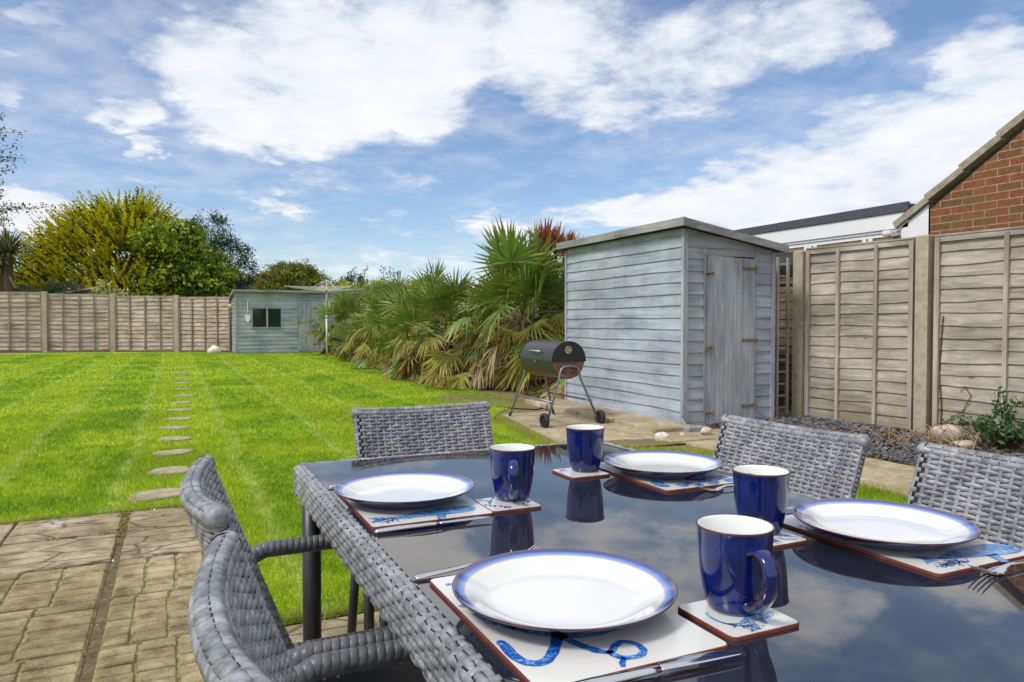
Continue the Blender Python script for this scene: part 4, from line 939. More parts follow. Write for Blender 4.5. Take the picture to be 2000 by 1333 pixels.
mb=MB(); mb.box(.06,.06,0,4,7,1.80); mb.box(.07,.07,1.80,4,7,2.20); mb.build('wall',M['whitepaint'],ex)
mb=MB()
for k in range(8): mb.box(-.03,-.05+.93*k,2.275,-.002,-.055+.93*(k+1),2.375-.0015*k,0,.006)
mb.box(-.001,-.04,2.26,4,7.3,2.355); mb.build('roof',M['felt'],ex)
mb=MB(); mb.box(-.012,-.04,2.105,.06,7.2,2.27); mb.box(.005,-.04,2.075,.06,7.2,2.103); mb.build('fascia',M['whitepaint'],ex)
w=MB(); w.box(.045,.0,1.2,.056,6.8,2.07); w=w.build('window',M['win'],ex)
mb=MB(); mb.box(.02,0,2.03,.044,6.8,2.073)
for y in(.0,.42,.50,1.20,1.28,1.34,2.1,2.8,3.6,4.4,5.2,6.0): mb.box(.018,y,1.0,.044,y+.055,2.029)
mb.build('window_frame',M['whitepaint'],ex)
mb=MB(); mb.box(.03,.0,1.98,.0435,6.8,2.028); mb.build('blind',plain('bamboo_blind',(.25,.19,.10),.8,.3,30),ex)
mb=MB(); mb.lathe([(0,0),(.045,.0),(.055,.02),(.055,.05),(.03,.06),(0,.06)],20); mb.box(-.01,-.03,.02,.10,.03,.06,0,.01); o=mb.build('security_light',M['whitepaint'],loc=(6.99,5.43,2.02)); tag(o,'small white light fitted under the verge of the brick house','light')

# ------------------------------------------------------------------ barrel grill
random.seed(8)
gr=empty('charcoal_grill',(3.78,7.1,0),0,'black barrel charcoal grill on grey tube legs with two wheels','grill')
zc=.685;r=.2;ya_,yb_=-.39,.40
def half(mb,a0,a1,rr,ya,yb,n=22,mi=0,thick=.006):
    for q in(rr,rr-thick):
        vs=[(q*math.cos(lerp(a0,a1,k/n)),y,zc+q*math.sin(lerp(a0,a1,k/n))) for y in(ya,yb) for k in range(n+1)]
        mb.add(vs,[(k,k+1,n+2+k,n+1+k) for k in range(n)],mi)
mb=MB(); half(mb,-.03,PI+.03,r,ya_,yb_)
lid=mb.build('lid',M['bbqlid'],gr,smooth=True)
for y in(ya_-.002,yb_+.002):
    mb=MB(); n=22; vs=[(.207*math.cos(lerp(-.06,PI+.06,k/n)),y+e,zc+.207*math.sin(lerp(-.06,PI+.06,k/n))) for e in(-.006,.006) for k in range(n+1)]
    mb.add(vs,[tuple(range(n+1)),tuple(range(2*n+1,n,-1))]+[(k,n+1+k,n+2+k,k+1) for k in range(n)]+[(n,2*n+1,n+1,0)]); mb.build('end_cap',M['gcap'],lid)
mb=MB(); mb.disc((-.01,ya_-.012,zc+.115),(0,-1,0),.040,32,0,.002); v=mb.build('vent',plain('vent_disc',(.52,.49,.42),.4,.15,20,Metallic=.4),lid)
mb=MB()
for k in range(6): a=PI/6+PI/3*k; mb.disc((-.01+.024*math.cos(a),ya_-.0152,zc+.115+.024*math.sin(a)),(0,-1,0),.0085,14,0,.0006)
mb.build('vent_hole',M['bbqlid'],v)
mb=MB(); half(mb,PI+.02,2*PI-.02,r-.004,ya_+.01,yb_-.01); bowl=mb.build('bowl',M['bbqbowl'],gr,smooth=True)
for y in(ya_+.008,yb_-.008):
    mb=MB(); n=20; vs=[(.192*math.cos(lerp(PI,2*PI,k/n)),y+e,zc+.192*math.sin(lerp(PI,2*PI,k/n))) for e in(-.003,.003) for k in range(n+1)]
    mb.add(vs,[tuple(range(n+1)),tuple(range(2*n+1,n,-1))]+[(k,n+1+k,n+2+k,k+1) for k in range(n)],0); mb.build('end_panel',M['bbqend'],bowl)
mb=MB()
for dx in(-.05,.05):
    for dz in(-.085,-.125): mb.box(dx-.028,ya_+.0015,zc+dz-.006,dx+.028,ya_+.0035,zc+dz+.006)
mb.build('air_slot',M['bbqlid'],bowl)
mb=MB(); a=PI-.42; hx,hz=r*math.cos(a),r*math.sin(a); mb.tube([(hx,-.13,zc+hz),(hx-.035,-.125,zc+hz+.012),(hx-.045,-.10,zc+hz+.014),(hx-.045,.08,zc+hz+.014),(hx-.035,.105,zc+hz+.012),(hx,.11,zc+hz)],.009,12); mb.build('handle',plain('brass_handle',(.62,.55,.40),.25,.1,10,Metallic=.8),lid,smooth=True)
mb=MB(); mb.tube([(-r-.001,-.02,zc-.02),(-r-.014,-.02,zc-.02)],.013,12); mb.build('latch',M['rust'],bowl)
def uleg(y0,yt,xw,base):
    P=[(-xw,y0,base)]
    P+= [(-.125,yt,.50),(-.118,yt,.56),(-.10,yt,.60),(-.07,yt,.622),(0,yt,.628),(.07,yt,.622),(.10,yt,.60),(.118,yt,.56),(.125,yt,.50),(xw,y0,base)]; return P
mb=MB(); mb.tube(uleg(-.48,-.415,.30,.075),.0125,12); mb.build('leg_frame',M['greysteel'],gr,smooth=True)
mb=MB(); mb.tube(uleg(.48,.42,.28,.02),.0125,12); mb.build('leg_frame',M['greysteel'],gr,smooth=True)
for s_ in(-1,1):
    mb=MB(); mb.tube([(s_*.235,-.46,.26),(s_*.225,.46,.26)],.011,10); mb.build('cross_bar',M['greysteel'],gr,smooth=True)
for s in(-1,1): mb=MB(); mb.tube([(s*.28,.48,.05),(s*.282,.48,.0)],.016,10); mb.build('foot_cap',M['rubber'],gr)
for s in(-1,1):
    mb=MB(); xx=s*.335; prof=[(.050,-.02),(.072,-.022),(.077,-.012),(.077,.012),(.072,.022),(.050,.02),(.046,.008),(.046,-.008),(.050,-.02)]
    n=28; vs=[(xx+dx,-.48+rr*math.cos(2*PI*k/n),.079+rr*math.sin(2*PI*k/n)) for rr,dx in prof for k in range(n)]
    mb.add(vs,[(i*n+k,i*n+(k+1)%n,(i+1)*n+(k+1)%n,(i+1)*n+k) for i in range(len(prof)-1) for k in range(n)])
    w=mb.build('wheel',M['rubber'],gr,smooth=True)
    mb=MB()
    for k in range(6): a=2*PI*k/6; mb.bar((xx,-.48,.079),(xx,-.48+.048*math.cos(a),.079+.048*math.sin(a)),.012,.012,up=(1,0,0))
    mb.disc((xx,-.48,.079),(1,0,0),.018,16,0,.014); mb.build('spokes',M['rubber'],w)

# ------------------------------------------------------------------ rotary clothes line
cl=empty('rotary_clothes_line',(4.32,23,0),.35,'rotary clothes airer with open grey arms standing on the lawn','clothes airer')
mb=MB(); mb.tube([(0,0,0),(0,0,1.25)],.034,14); mb.tube([(0,0,1.25),(0,0,2.42)],.027,14); mb.tube([(0,0,1.22),(0,0,1.30)],.042,14); mb.build('pole',M['alu'],cl,smooth=True)
mb=MB(); mb.tube([(0,0,2.0),(0,0,2.10)],.045,12); mb.tube([(.03,0,.9),(.09,0,.9)],.012,8); mb.build('hub',M['greysteel'],cl)
ends=[]
for k in range(4):
    a=PI/2*k; e=Vector((math.cos(a)*1.42,math.sin(a)*1.42,2.17)); ends.append(e)
    mb=MB(); mb.bar((0,0,2.05),e,.03,.022); mb.bar((math.cos(a)*.62,math.sin(a)*.62,2.10),(0,0,2.41),.022,.016); mb.build('arm',M['alu'],cl)
mb=MB()
for f in(.35,.48,.61,.74,.87,.99):
    for k in range(4): 
        p=Vector((0,0,2.06)).lerp(ends[k],f);q=Vector((0,0,2.06)).lerp(ends[(k+1)%4],f); m=p.lerp(q,.5)-Vector((0,0,.02*f)); mb.tube([p,m,q],.0045,5,cap=False)
mb.build('washing_line',M['alu'],cl)

# ------------------------------------------------------------------ fan palms
UP=np.array([0,0,1.0])
def nrmz(v): return v/(np.linalg.norm(v)+1e-9)
def fan(out,mids,c,d,L,spread,nl,droop,mi,curl=0.0,cone=.18,mi2=None,split=.46,kink=0.0):
    s=np.cross(d,UP); 
    if np.linalg.norm(s)<.05: s=np.array([1.0,0,0])
    s=nrmz(s); n=nrmz(np.cross(s,d)); roll=rng.normal(0,.5); s,n=s*math.cos(roll)+n*math.sin(roll),n*math.cos(roll)-s*math.sin(roll)
    dth=2*spread/nl
    for k in range(nl):
        th=-spread+dth*(k+.5)+rng.normal(0,curl*.12); ld=nrmz(d*math.cos(th)+s*math.sin(th)+n*cone*rng.uniform(.6,1.3)); w=nrmz(np.cross(ld,n)+n*rng.normal(0,.35+curl))
        l=L*(.70+.30*math.cos(th*.55))*rng.uniform(.9,1.06); m=c+ld*l*split+np.array([0,0,-droop*l*.10]); e=m+nrmz(ld+np.array([rng.normal(0,curl*.4),rng.normal(0,curl*.4),-droop*rng.uniform(.5,1.3)]))*l*(1-split)
        wm=w*min(l*split*math.sin(dth/2)*1.05,.036); wb=w*.003; wt=w*.0015
        m2=m*.45+e*.55
        if kink and rng.random()<kink:      # broken, hanging tips
            m2=m+(e-m)*.35; e=m2+np.array([rng.normal(0,.12),rng.normal(0,.12),-1])*l*(1-split)*.8
        out.append(np.stack([c-wb,c+wb,m+wm,m-wm])); out.append(np.stack([m-wm,m+wm,m2+wm*.62,m2-wm*.62])); out.append(np.stack([m2-wm*.62,m2+wm*.62,e+wt,e-wt]))
        q=mi if mi2 is None or rng.random()>.5 else mi2
        mids+= [mi,mi,mi2 if (mi2 is not None and rng.random()<.75) else mi]
def palm(x,y,H,size,nG,nY,nB,label,lean=(0,0),front=-2.6,low=False):
    root=empty('fan_palm',(x,y,0),0,label,'palm','fan palms in a row along the right of the lawn')
    mb=MB(); tx,ty=lean; hh=max(H,.25)
    mb.tube([(0,0,-.02),(tx*.4,ty*.4,hh*.5),(tx,ty,hh)],[.11*size+.03,.09*size+.03,.09*size+.02],12); mb.build('trunk',M['bark'],root)
    c0=np.array([tx,ty,hh]); G=[];gm=[];D=[];dm=[];pt=MB()
    for i in range(nG+nY+nB):
        green=i<nG; yel=nG<=i<nG+nY
        az=rng.uniform(0,2*PI)
        if green: el=rng.uniform(.0,1.35)
        elif yel: el=rng.uniform(-.75,.35)
        else: el=rng.uniform(-1.35,-.25)
        d=np.array([math.cos(az)*math.cos(el),math.sin(az)*math.cos(el),math.sin(el)])
        p=size*(rng.uniform(.40,.95) if green else rng.uniform(.40,.80) if yel else rng.uniform(.35,.85)); st=c0+np.array([0,0,-(0 if green else rng.uniform(0,.35)*hh if yel else rng.uniform(.0,.75)*hh)])
        c=st+d*p; 
        if c[2]<.10: c[2]=.10+rng.uniform(0,.15)
        pt.tube([tuple(st),tuple(st*.5+c*.5+np.array([0,0,.03])),tuple(c)],.009,5,0 if not(not green and not yel) else 1)
        df=nrmz(d*(1 if green else .8)+np.array([0,0,rng.uniform(-.25,.55) if green else rng.uniform(-1.3,.1) if yel else rng.uniform(-1.8,-.6)]))
        if green: fan(G,gm,c,df,size*rng.uniform(.46,.66),2.2,30,.10+.25*rng.random(),0,.05,mi2=1 if rng.random()<.45 else None,kink=.10)
        elif yel: fan(G,gm,c,df,size*rng.uniform(.42,.6),1.7,24,.8,0 if rng.random()<.4 else 1,.25,mi2=int(rng.choice([1,2,2,3])),kink=.2)
        else: fan(D,dm,c,df,size*rng.uniform(.40,.6),rng.uniform(.6,1.5),20,1.2,int(rng.choice([0,0,1,2])),.7,mi2=int(rng.choice([0,1])),kink=.35)
    def clampz(A):
        A=np.concatenate(A); A[:,2]=np.maximum(A[:,2],.015+.02*rng.random(len(A))); return A
    np_mesh('green_fronds',clampz(G),4,[M['palmg'],M['palmy'],M['palmo'],M['palmb']],gm,root)
    np_mesh('dead_fronds',clampz(D),4,[M['palmb'],M['palmd'],M['palmo']],dm,root)
    pt.build('frond_stalks',[M['petiole'],M['palmd']],root); return root
palm(5.35,11.1,1.20,1.2,27,40,120,'largest fan palm with the tallest green crown, closest to the tall shed')
palm(4.75,13.2,.9,1.1,17,36,64,'mid sized fan palm just left of the tallest one')
palm(5.0,15.6,.9,1.1,16,32,44,'fan palm in the middle of the row with yellowing fronds')
palm(5.1,18.6,.95,1.1,14,30,40,'fan palm right of the clothes airer with spiky green top')
palm(5.75,21.8,.85,1.1,13,20,34,'farthest fan palm partly hiding the low far shed')
palm(5.15,24.3,1.05,1.15,18,18,20,'pale fan palm standing against the right end of the low far shed')
palm(4.55,11.6,.55,.9,6,24,46,'low drooping fan palm at the foot of the tallest palm')
palm(4.70,14.3,.60,.9,6,24,36,'low spreading fan palm with orange tips in the second gap of the row')
palm(4.75,17.0,.50,.9,6,22,32,'low bushy fan palm at the lawn edge below the middle palms')
palm(4.85,19.9,.45,.9,5,18,28,'low ragged fan palm at the lawn edge near the clothes airer')
palm(6.25,12.7,1.45,1.1,20,12,20,'fan palm behind the tallest one, showing between it and the bronze plant')
palm(5.25,9.25,.45,.8,4,12,50,'low brown fan palm directly behind the grill')

def blades_plant(name,x,y,z0,heads,nb,L,mats,label,cat='plant',trunk=.1,w=.025,up=.2):
    root=empty(name,(x,y,0),0,label,cat); A=[];mm=[]; tk=MB()
    for (hx,hy,hz) in heads:
        tk.tube([(hx*.3,hy*.3,0),(hx*.8,hy*.8,hz*.6),(hx,hy,hz)],[trunk,trunk*.8,trunk*.7],10)
        c=np.array([hx,hy,hz])
        for k in range(nb):
            az=rng.uniform(0,2*PI); el=rng.uniform(up,1.5) if rng.random()<.85 else rng.uniform(-1.0,.2); d=np.array([math.cos(az)*math.cos(el),math.sin(az)*math.cos(el),math.sin(el)])
            l=L*rng.uniform(.6,1.05); s=nrmz(np.cross(d,UP)+rng.normal(0,.2,3)); m=c+d*l*.55; e=c+d*l+np.array([0,0,-.22*l*math.cos(el)])
            ww=s*w; A.append(np.stack([c-ww*.6,c+ww*.6,m+ww,m-ww])); A.append(np.stack([m-ww,m+ww,e+ww*.08,e-ww*.08])); q=int(rng.integers(0,len(mats))); mm+=[q,q]
    tk.build('trunk',M['bark'],root); np_mesh('leaves',np.concatenate(A),4,mats,mm,root); return root
blades_plant('cordyline',6.05,11.6,0,[(-.1,0,2.30),(.15,-.1,2.3),(.4,0,2.25),(.65,.1,2.2),(.85,0,2.12),(.1,.2,2.42)],80,.62,[M['red1'],M['red1'],M['red2']],'bronze red spiky cordyline rising above the palms beside the tall shed','plant',.06,.028,.65)
blades_plant('cordyline',-5.65,33,0,[(0,0,3.7),(-.3,.2,3.3)],170,1.15,[M['euc1'],M['broad3'],M['palmb']],'dull green cordyline with a shaggy trunk at the far left edge','plant',.22,.04,.05)

# ------------------------------------------------------------------ trees
def leafquads(C,size,asp=.55,up=.3,dirs=None,dj=.8):
    n=len(C); d=rng.normal(0,1,(n,3)) if dirs is None else dirs+rng.normal(0,dj,(n,3)); d/=np.linalg.norm(d,axis=1)[:,None]
    r=rng.normal(0,1,(n,3)); s=np.cross(d,r); s/=np.linalg.norm(s,axis=1)[:,None]+1e-9
    l=size*rng.uniform(.6,1.3,n)[:,None]
    return np.stack([C-d*l*.5,C+s*l*asp*.5,C+d*l*.5,C-s*l*asp*.5],1).reshape(-1,3)
def limbs(root,H,r,n,spread,top,seed=0,name='trunk',split=.35):
    rs=random.Random(seed); mb=MB(); base=H*split
    mb.tube([(0,0,-.1),(rs.uniform(-.1,.1),0,base),(rs.uniform(-.2,.2),0,H*.75)],[r,r*.75,r*.3],10)
    for k in range(n):
        a=2*PI*k/n+rs.uniform(-.3,.3); z=base*rs.uniform(.7,1.2); e=(math.cos(a)*spread*rs.uniform(.5,.9),math.sin(a)*spread*.6*rs.uniform(.5,.9),H*rs.uniform(.6,.92))
        mid=(e[0]*.4,e[1]*.4,lerp(z,e[2],.55)); mb.tube([(0,0,z),mid,e],[r*.45,r*.25,r*.06],7)
        for _ in range(3):
            f=(e[0]+rs.uniform(-.4,.4)*spread*.6,e[1]+rs.uniform(-.3,.3)*spread,e[2]+rs.uniform(-.5,.6)); mb.tube([mid,f],[r*.14,r*.03],5)
    return mb.build(name,M['bark'],root)
def broad_tree(name,x,y,ells,ncl,nleaf,clr,leaf,mats,probs,label,cat='tree',H=4,r=.15,spread=1.5,seed=0,group=None,shell=.55,asp=.55,dirs=None,zmin=0.3,flat=.7):
    root=empty(name,(x,y,0),0,label,cat,group); A=[];mm=[]
    wts=np.array([e[3]*e[5]*e[4] for e in ells],float);wts/=wts.sum()
    for k in range(ncl):
        e=ells[rng.choice(len(ells),p=wts)]; d=nrmz(rng.normal(0,1,3)); rr=rng.uniform(shell,1.0)
        c=np.array([e[0]+d[0]*e[3]*rr,e[1]+d[1]*e[4]*rr,e[2]+d[2]*e[5]*rr])
        if c[2]<zmin: continue
        n=int(nleaf*rng.uniform(.5,1.4)); cr=clr*rng.uniform(.6,1.3)
        P=c+rng.normal(0,1,(n,3))*np.array([cr,cr,cr*flat])*.55
        A.append(leafquads(P,leaf,asp,dirs=None if dirs is None else np.tile(np.array(dirs),(n,1)),dj=.6)); q=rng.choice(len(mats),p=probs); m_=np.full(n,q); z=rng.random(n)<.25; m_[z]=rng.choice(len(mats),z.sum(),p=probs); mm.append(m_)
    V=np.concatenate(A); V[:,2]=np.maximum(V[:,2],.03)
    np_mesh('crown',V,4,mats,np.concatenate(mm),root); limbs(root,H,r,7,spread,0,seed); return root
# golden conifer: feathery upswept sprays
def conifer(x,y,label):
    root=empty('golden_conifer',(x,y,0),0,label,'tree'); A=[];mm=[]
    for k in range(2700):
        az=rng.uniform(0,2*PI); t_=rng.random()**1.2
        z=.6+5.6*t_; 
        prof=np.interp(t_,[0,.25,.45,.7,.88,1],[3.3,3.65,3.2,2.35,1.5,.45])
        inner=rng.uniform(.62,1.0)**.6; R_=prof*inner
        sh=-.35+1.15*t_ # the crown's mass moves right towards the top
        c=np.array([sh+math.cos(az)*R_,math.sin(az)*R_*.75,z*.93])
        az+=rng.normal(0,.35); d=nrmz(np.array([math.cos(az)*.9-.30+rng.normal(0,.25),math.sin(az)*.9,.18+.45*t_+rng.normal(0,.14)])); L=rng.uniform(.9,1.8)*(1.1-.25*t_); s=nrmz(np.cross(d,UP)); nv=np.cross(s,d)
        m=20; f=np.linspace(0,1,m); P=c+np.outer(f*L,d)+np.outer(.16*L*f**2,UP)
        side=np.where(np.arange(m)%2,1,-1)[:,None]; sp_=.13*L*(1.05-f)[:,None]
        ld=(d*1.0+side*s*rng.uniform(.25,.5)+nv*rng.normal(0,.22,(m,1))+UP*.25); ld/=np.linalg.norm(ld,axis=1)[:,None]
        l=(.30*(1.1-f*.75))[:,None]*rng.uniform(.7,1.2,(m,1)); w=np.cross(ld,nv+rng.normal(0,.5,(m,3))); w/=np.linalg.norm(w,axis=1)[:,None]; ww=w*.05
        A.append(np.stack([P-ww*.4,P+ld*l*.5+ww,P+ld*l,P+ld*l*.5-ww],1).reshape(-1,3))
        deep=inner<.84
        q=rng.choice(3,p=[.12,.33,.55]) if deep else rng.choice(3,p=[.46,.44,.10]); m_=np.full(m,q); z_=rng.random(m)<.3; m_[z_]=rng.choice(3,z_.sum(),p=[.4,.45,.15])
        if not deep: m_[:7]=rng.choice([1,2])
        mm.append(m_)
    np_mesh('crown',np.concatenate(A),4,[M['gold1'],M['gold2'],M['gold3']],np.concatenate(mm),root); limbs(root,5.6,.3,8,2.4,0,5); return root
conifer(-2.75,37,'big golden yellow conifer with feathery upswept sprays behind the far fence')
broad_tree('lime_tree',.45,34.6,[(-.1,0,3.9,1.3,1.2,1.5),(-1.1,0,4.7,.9,.9,.8),(.75,0,3.1,1.25,1.1,1.15),(-.9,-.2,2.5,1.3,.9,.8),(-.2,0,5.0,.75,.8,.6)],330,60,.40,.22,[M['broad1'],M['broad2'],M['broad3']],[.50,.36,.14],'round yellow green leafy tree overlapping the right side of the golden conifer',H=4.8,r=.14,spread=1.4,seed=2,shell=.35,flat=.5)
broad_tree('grey_tree',2.35,40,[(-.6,0,5.6,.9,.8,1.35),(.1,0,4.3,1.2,1.0,1.3),(.75,0,3.4,1.0,.9,1.1),(-.4,0,3.0,1.2,1,1.2)],210,80,.40,.15,[M['euc1'],M['euc2']],[.5,.5],'slim dark grey green tree right of the yellow green tree',H=6,r=.14,spread=1.2,seed=3,asp=.35)
broad_tree('windswept_tree',5.1,36,[(-.2,0,3.0,1.35,1.2,.95),(.5,0,3.1,1.2,1,.85),(-.9,0,2.6,.8,.9,.6)],300,90,.26,.12,[M['olive1'],M['olive2'],M['olive3'],M['broad1']],[.50,.08,.22,.20],'dome shaped windswept olive green tree above the low far shed roof',H=3.4,r=.13,spread=1.3,seed=4,asp=.4)
broad_tree('autumn_shrub',7.6,34.5,[(0,0,2.5,1.3,.8,.8),(1.4,0,2.4,1.1,.8,.7),(-.6,.0,2.3,.8,.7,.75)],130,80,.26,.11,[M['olive2'],M['olive1'],M['olive3']],[.4,.3,.3],'russet and green shrub right of the windswept tree','shrub',H=2.6,r=.08,spread=.9,seed=5)
broad_tree('hedge',8.2,31,[(0,0,2.15,2.0,.8,.75),(2.4,0,2.25,1.9,.8,.75),(-1.8,-.2,2.1,1.2,.8,.75),(4.6,0,2.3,1.9,.8,.75)],330,90,.25,.10,[M['broad1'],M['gold2'],M['olive3']],[.5,.3,.2],'yellow green hedge line seen above the farther palms','hedge',H=2.2,r=.07,spread=1.5,seed=6)
for (x,y,h_,lab) in [(7.7,34,3.95,'thin upright sapling with sparse leaves above the russet shrub'),(8.9,32.2,3.6,'thin bare topped sapling behind the farther palms')]:
    root=empty('sapling',(x,y,0),0,lab,'tree','thin saplings against the sky'); mb=MB(); A=[]
    for k in range(7):
        e=(random.uniform(-.5,.5),random.uniform(-.3,.3),h_*random.uniform(.82,1)); mb.tube([(0,0,0),(e[0]*.5,e[1]*.5,h_*.6),e],[.035,.02,.008],5)
        A.append(np.array(e)-np.array([e[0]*.3,0,.45])*rng.random((26,1))+rng.normal(0,.07,(26,3)))
    mb.build('trunk',M['bark'],root); np_mesh('crown',leafquads(np.concatenate(A),.11,.5),4,M['euc2'],None,root)
broad_tree('grey_shrub',-4.2,33.2,[(-.5,0,2.15,.8,.5,.45),(.4,0,2.3,.8,.5,.45)],90,80,.22,.09,[M['euc1'],M['olive3']],[.7,.3],'soft grey green shrub in front of the golden conifer','shrub',H=2.2,r=.05,spread=.6,seed=8,asp=.3)
broad_tree('variegated_shrub',-2.35,32.3,[(-.15,0,2.35,.3,.25,.33),(.35,0,2.15,.28,.2,.2)],34,36,.16,.13,[M['varieg']],[1],'small pale yellow shrub peeping over the far fence','shrub',H=2.2,r=.03,spread=.3,seed=9)
# sparse tree whose branches enter at the left edge
root=empty('sparse_tree',(-7.15,33,0),0,'open twiggy tree whose thin leafy branches enter at the left edge','tree'); mb=MB(); A=[]
mb.tube([(0,0,0),(.1,0,3),(-.1,0,6),(.1,0,9)],[.2,.16,.11,.05],10); rs=random.Random(4)
for k in range(46):
    z=rs.uniform(3.8,9.2); a=rs.uniform(-1.2,1.2) if k%3 else rs.uniform(0,6.28); L=rs.uniform(1.3,2.35); 
    if k in(4,5): z,a,L=5.6,-.1+.2*(k-4),3.0
    pts=[Vector((0,0,z-.6))]
    for i in range(1,6): f=i/5; pts.append(Vector((math.cos(a)*L*f,math.sin(a)*L*f,z-.6+.9*f-.35*f*f+rs.uniform(-.08,.08))))
    mb.tube(pts,[.03,.022,.016,.011,.008,.004],5)
    for q in range(60):
        f=rs.uniform(.3,1); i=min(4,int(f*5)); p=pts[i].lerp(pts[i+1],f*5-i); A.append([p.x+rs.gauss(0,.09),p.y+rs.gauss(0,.09),p.z+rs.gauss(0,.09)])
mb.build('trunk',M['bark'],root); np_mesh('crown',leafquads(np.array(A),.13,.4),4,[M['broad2'],M['euc2']],(rng.random(len(A))<.6).astype(int),root)
# leafy shrub by the right fence
root=empty('leafy_shrub',(6.25,3.72,0),0,'low dark green leafy shrub with dry stems at the foot of the right fence','shrub'); mb=MB(); C=[];Dd=[]
for k in range(70):
    a=rs.uniform(0,6.28); L=rs.uniform(.15,.42); e=Vector((math.cos(a)*L*.7,math.sin(a)*L,rs.uniform(.12,.30))); 
    if k<10: e=Vector((rs.uniform(.08,.2),.08+rs.uniform(-.1,.15),rs.uniform(.35,.52)))
    m=e*.5+Vector((0,0,.06)); mb.tube([(0,0,0),m,e],[.005,.004,.002],5)
    for q in range(16): 
        f=rs.uniform(.45,1.05); p=(m.lerp(e,(f-.5)*2) if f>.5 else m); C.append([p.x+rs.gauss(0,.03),p.y+rs.gauss(0,.03),max(.03,p.z+rs.gauss(0,.02))])
mb.build('stems',M['palmd'],root); np_mesh('leaves',leafquads(np.array(C),.055,.45),4,[M['shrubg'],M['broad3']],(rng.random(len(C))<.3).astype(int),root)
root=empty('dry_bramble',(6.05,4.15,0),0,'tangle of dry tan stems in front of the leafy shrub','plant'); mb=MB()
for k in range(34):
    x0,y0=rs.gauss(0,.12),rs.gauss(0,.2); a=rs.uniform(0,6.28); L=rs.uniform(.2,.5); mb.tube([(x0,y0,.02),(x0+math.cos(a)*L*.5,y0+math.sin(a)*L*.5,rs.uniform(.08,.22)),(x0+math.cos(a)*L,y0+math.sin(a)*L,.03)],.0035,5)
mb.build('stems',M['palmb'],root)
root=empty('ivy_stem',(6.58,4.55,0),0,'thin dry creeper stem climbing the fence right of the concrete post','plant'); mb=MB()
mb.tube([(.02,-.02,.0),(.01,-.03,.3),(.02,0,.6),(.01,-.02,.95),(.02,-.03,1.15)],.006,6); mb.tube([(.01,-.03,.12),(.03,-.22,.26),(.03,-.30,.42),(.03,-.24,.50),(.03,-.2,.45)],.004,6); mb.tube([(.01,-.02,.2),(.02,-.1,.1),(.03,-.45,.08)],.004,6); mb.build('stems',M['palmd'],root)

# ------------------------------------------------------------------ far buildings
def gable(name,x,y,w,d,h,rh,wall,roofm,label,rz=0,chim=False):
    b=empty(name,(x,y,0),rz,label,'house'); mb=MB(); mb.add([(0,0,0),(w,0,0),(w,d,0),(0,d,0),(0,0,h),(w,0,h),(w,d,h),(0,d,h),(0,d/2,h+rh),(w,d/2,h+rh)],[(0,1,5,4),(2,3,7,6),(1,2,6,9,5),(3,0,4,8,7)]); mb.build('wall',wall,b)
    mb=MB(); o=.25
    mb.add([(-o,-o,h-.1),(w+o,-o,h-.1),(w+o,d/2,h+rh+.06),(-o,d/2,h+rh+.06),(-o,d+o,h-.1),(w+o,d+o,h-.1),(-o,-o,h-.0),(w+o,-o,h),(w+o,d/2,h+rh+.18),(-o,d/2,h+rh+.18),(-o,d+o,h),(w+o,d+o,h)],[(0,3,2,1),(3,4,5,2),(6,7,8,9),(9,8,11,10),(0,1,7,6),(4,10,11,5),(0,6,9,3),(3,9,10,4),(1,2,8,7),(2,5,11,8)]); r_=mb.build('roof',roofm,b)
    mb=MB(); mb.tube([(-o,d/2,h+rh+.18),(w+o,d/2,h+rh+.18)],.14,8); mb.build('ridge_tile',plain('orange_ridge',(.48,.19,.07),.8,.2,6),r_); return b
gable('bungalow',4.0,60,7,8,3.1,1.35,M['whitepaint'],plain('mauve_tile',(.24,.17,.15),.85,.2,8),'distant bungalow roof with orange ridge between the dark tree and the windswept tree')
gable('bungalow',-13,46,6.6,7,3.0,.6,M['whitepaint'],M['felt'],'distant white house glimpsed beneath the cordyline at the far left')
b=empty('timber_shed',(-4.0,33.0,0),0,'brown timber shed roof just showing above the far fence','shed'); mb=MB(); mb.add([(0,0,0),(1.5,0,0),(1.5,1.6,0),(0,1.6,0),(0,0,2.15),(1.5,0,2.45),(1.5,1.6,2.45),(0,1.6,2.15)],[(0,1,5,4),(1,2,6,5),(2,3,7,6),(3,0,4,7)]); mb.build('wall',M['farboard'],b)
mb=MB(); mb.bar((-.2,.75,2.17),(1.62,.75,2.535),1.8,.07); mb.build('roof',M['farboard'],b)

# ------------------------------------------------------------------ sky and light
SUN_AZ=R(-98); SUN_EL=R(50)     # azimuth from +y towards +x
W=bpy.data.worlds.new('World'); S.world=W; W.use_nodes=True; nt=W.node_tree; N=nt.nodes; Lk=nt.links
bg=N['Background']; bg.inputs['Strength'].default_value=.115
sky=N.new('ShaderNodeTexSky'); sky.sky_type='NISHITA'; sky.sun_disc=False; sky.sun_elevation=SUN_EL; sky.sun_rotation=SUN_AZ; sky.air_density=1.0; sky.dust_density=.3; sky.ozone_density=2.5
def node(t,**k):
    n=N.new(t)
    for a,v in k.items(): setattr(n,a,v)
    return n
def mth(op,a,b=0.0,c=None,clamp=False):
    m=node('ShaderNodeMath',operation=op,use_clamp=clamp)
    for i,v in enumerate((a,b) if c is None else (a,b,c)):
        if isinstance(v,(int,float)): m.inputs[i].default_value=v
        else: Lk.new(v,m.inputs[i])
    return m.outputs[0]
geo=node('ShaderNodeNewGeometry'); tc=node('ShaderNodeTexCoord'); sx=node('ShaderNodeSeparateXYZ'); Lk.new(tc.outputs['Generated'],sx.inputs[0])
dx,dy,dz=sx.outputs
az=mth('MULTIPLY',mth('ARCTAN2',dx,dy),180/PI); el=mth('MULTIPLY',mth('ARCSINE',dz),180/PI)
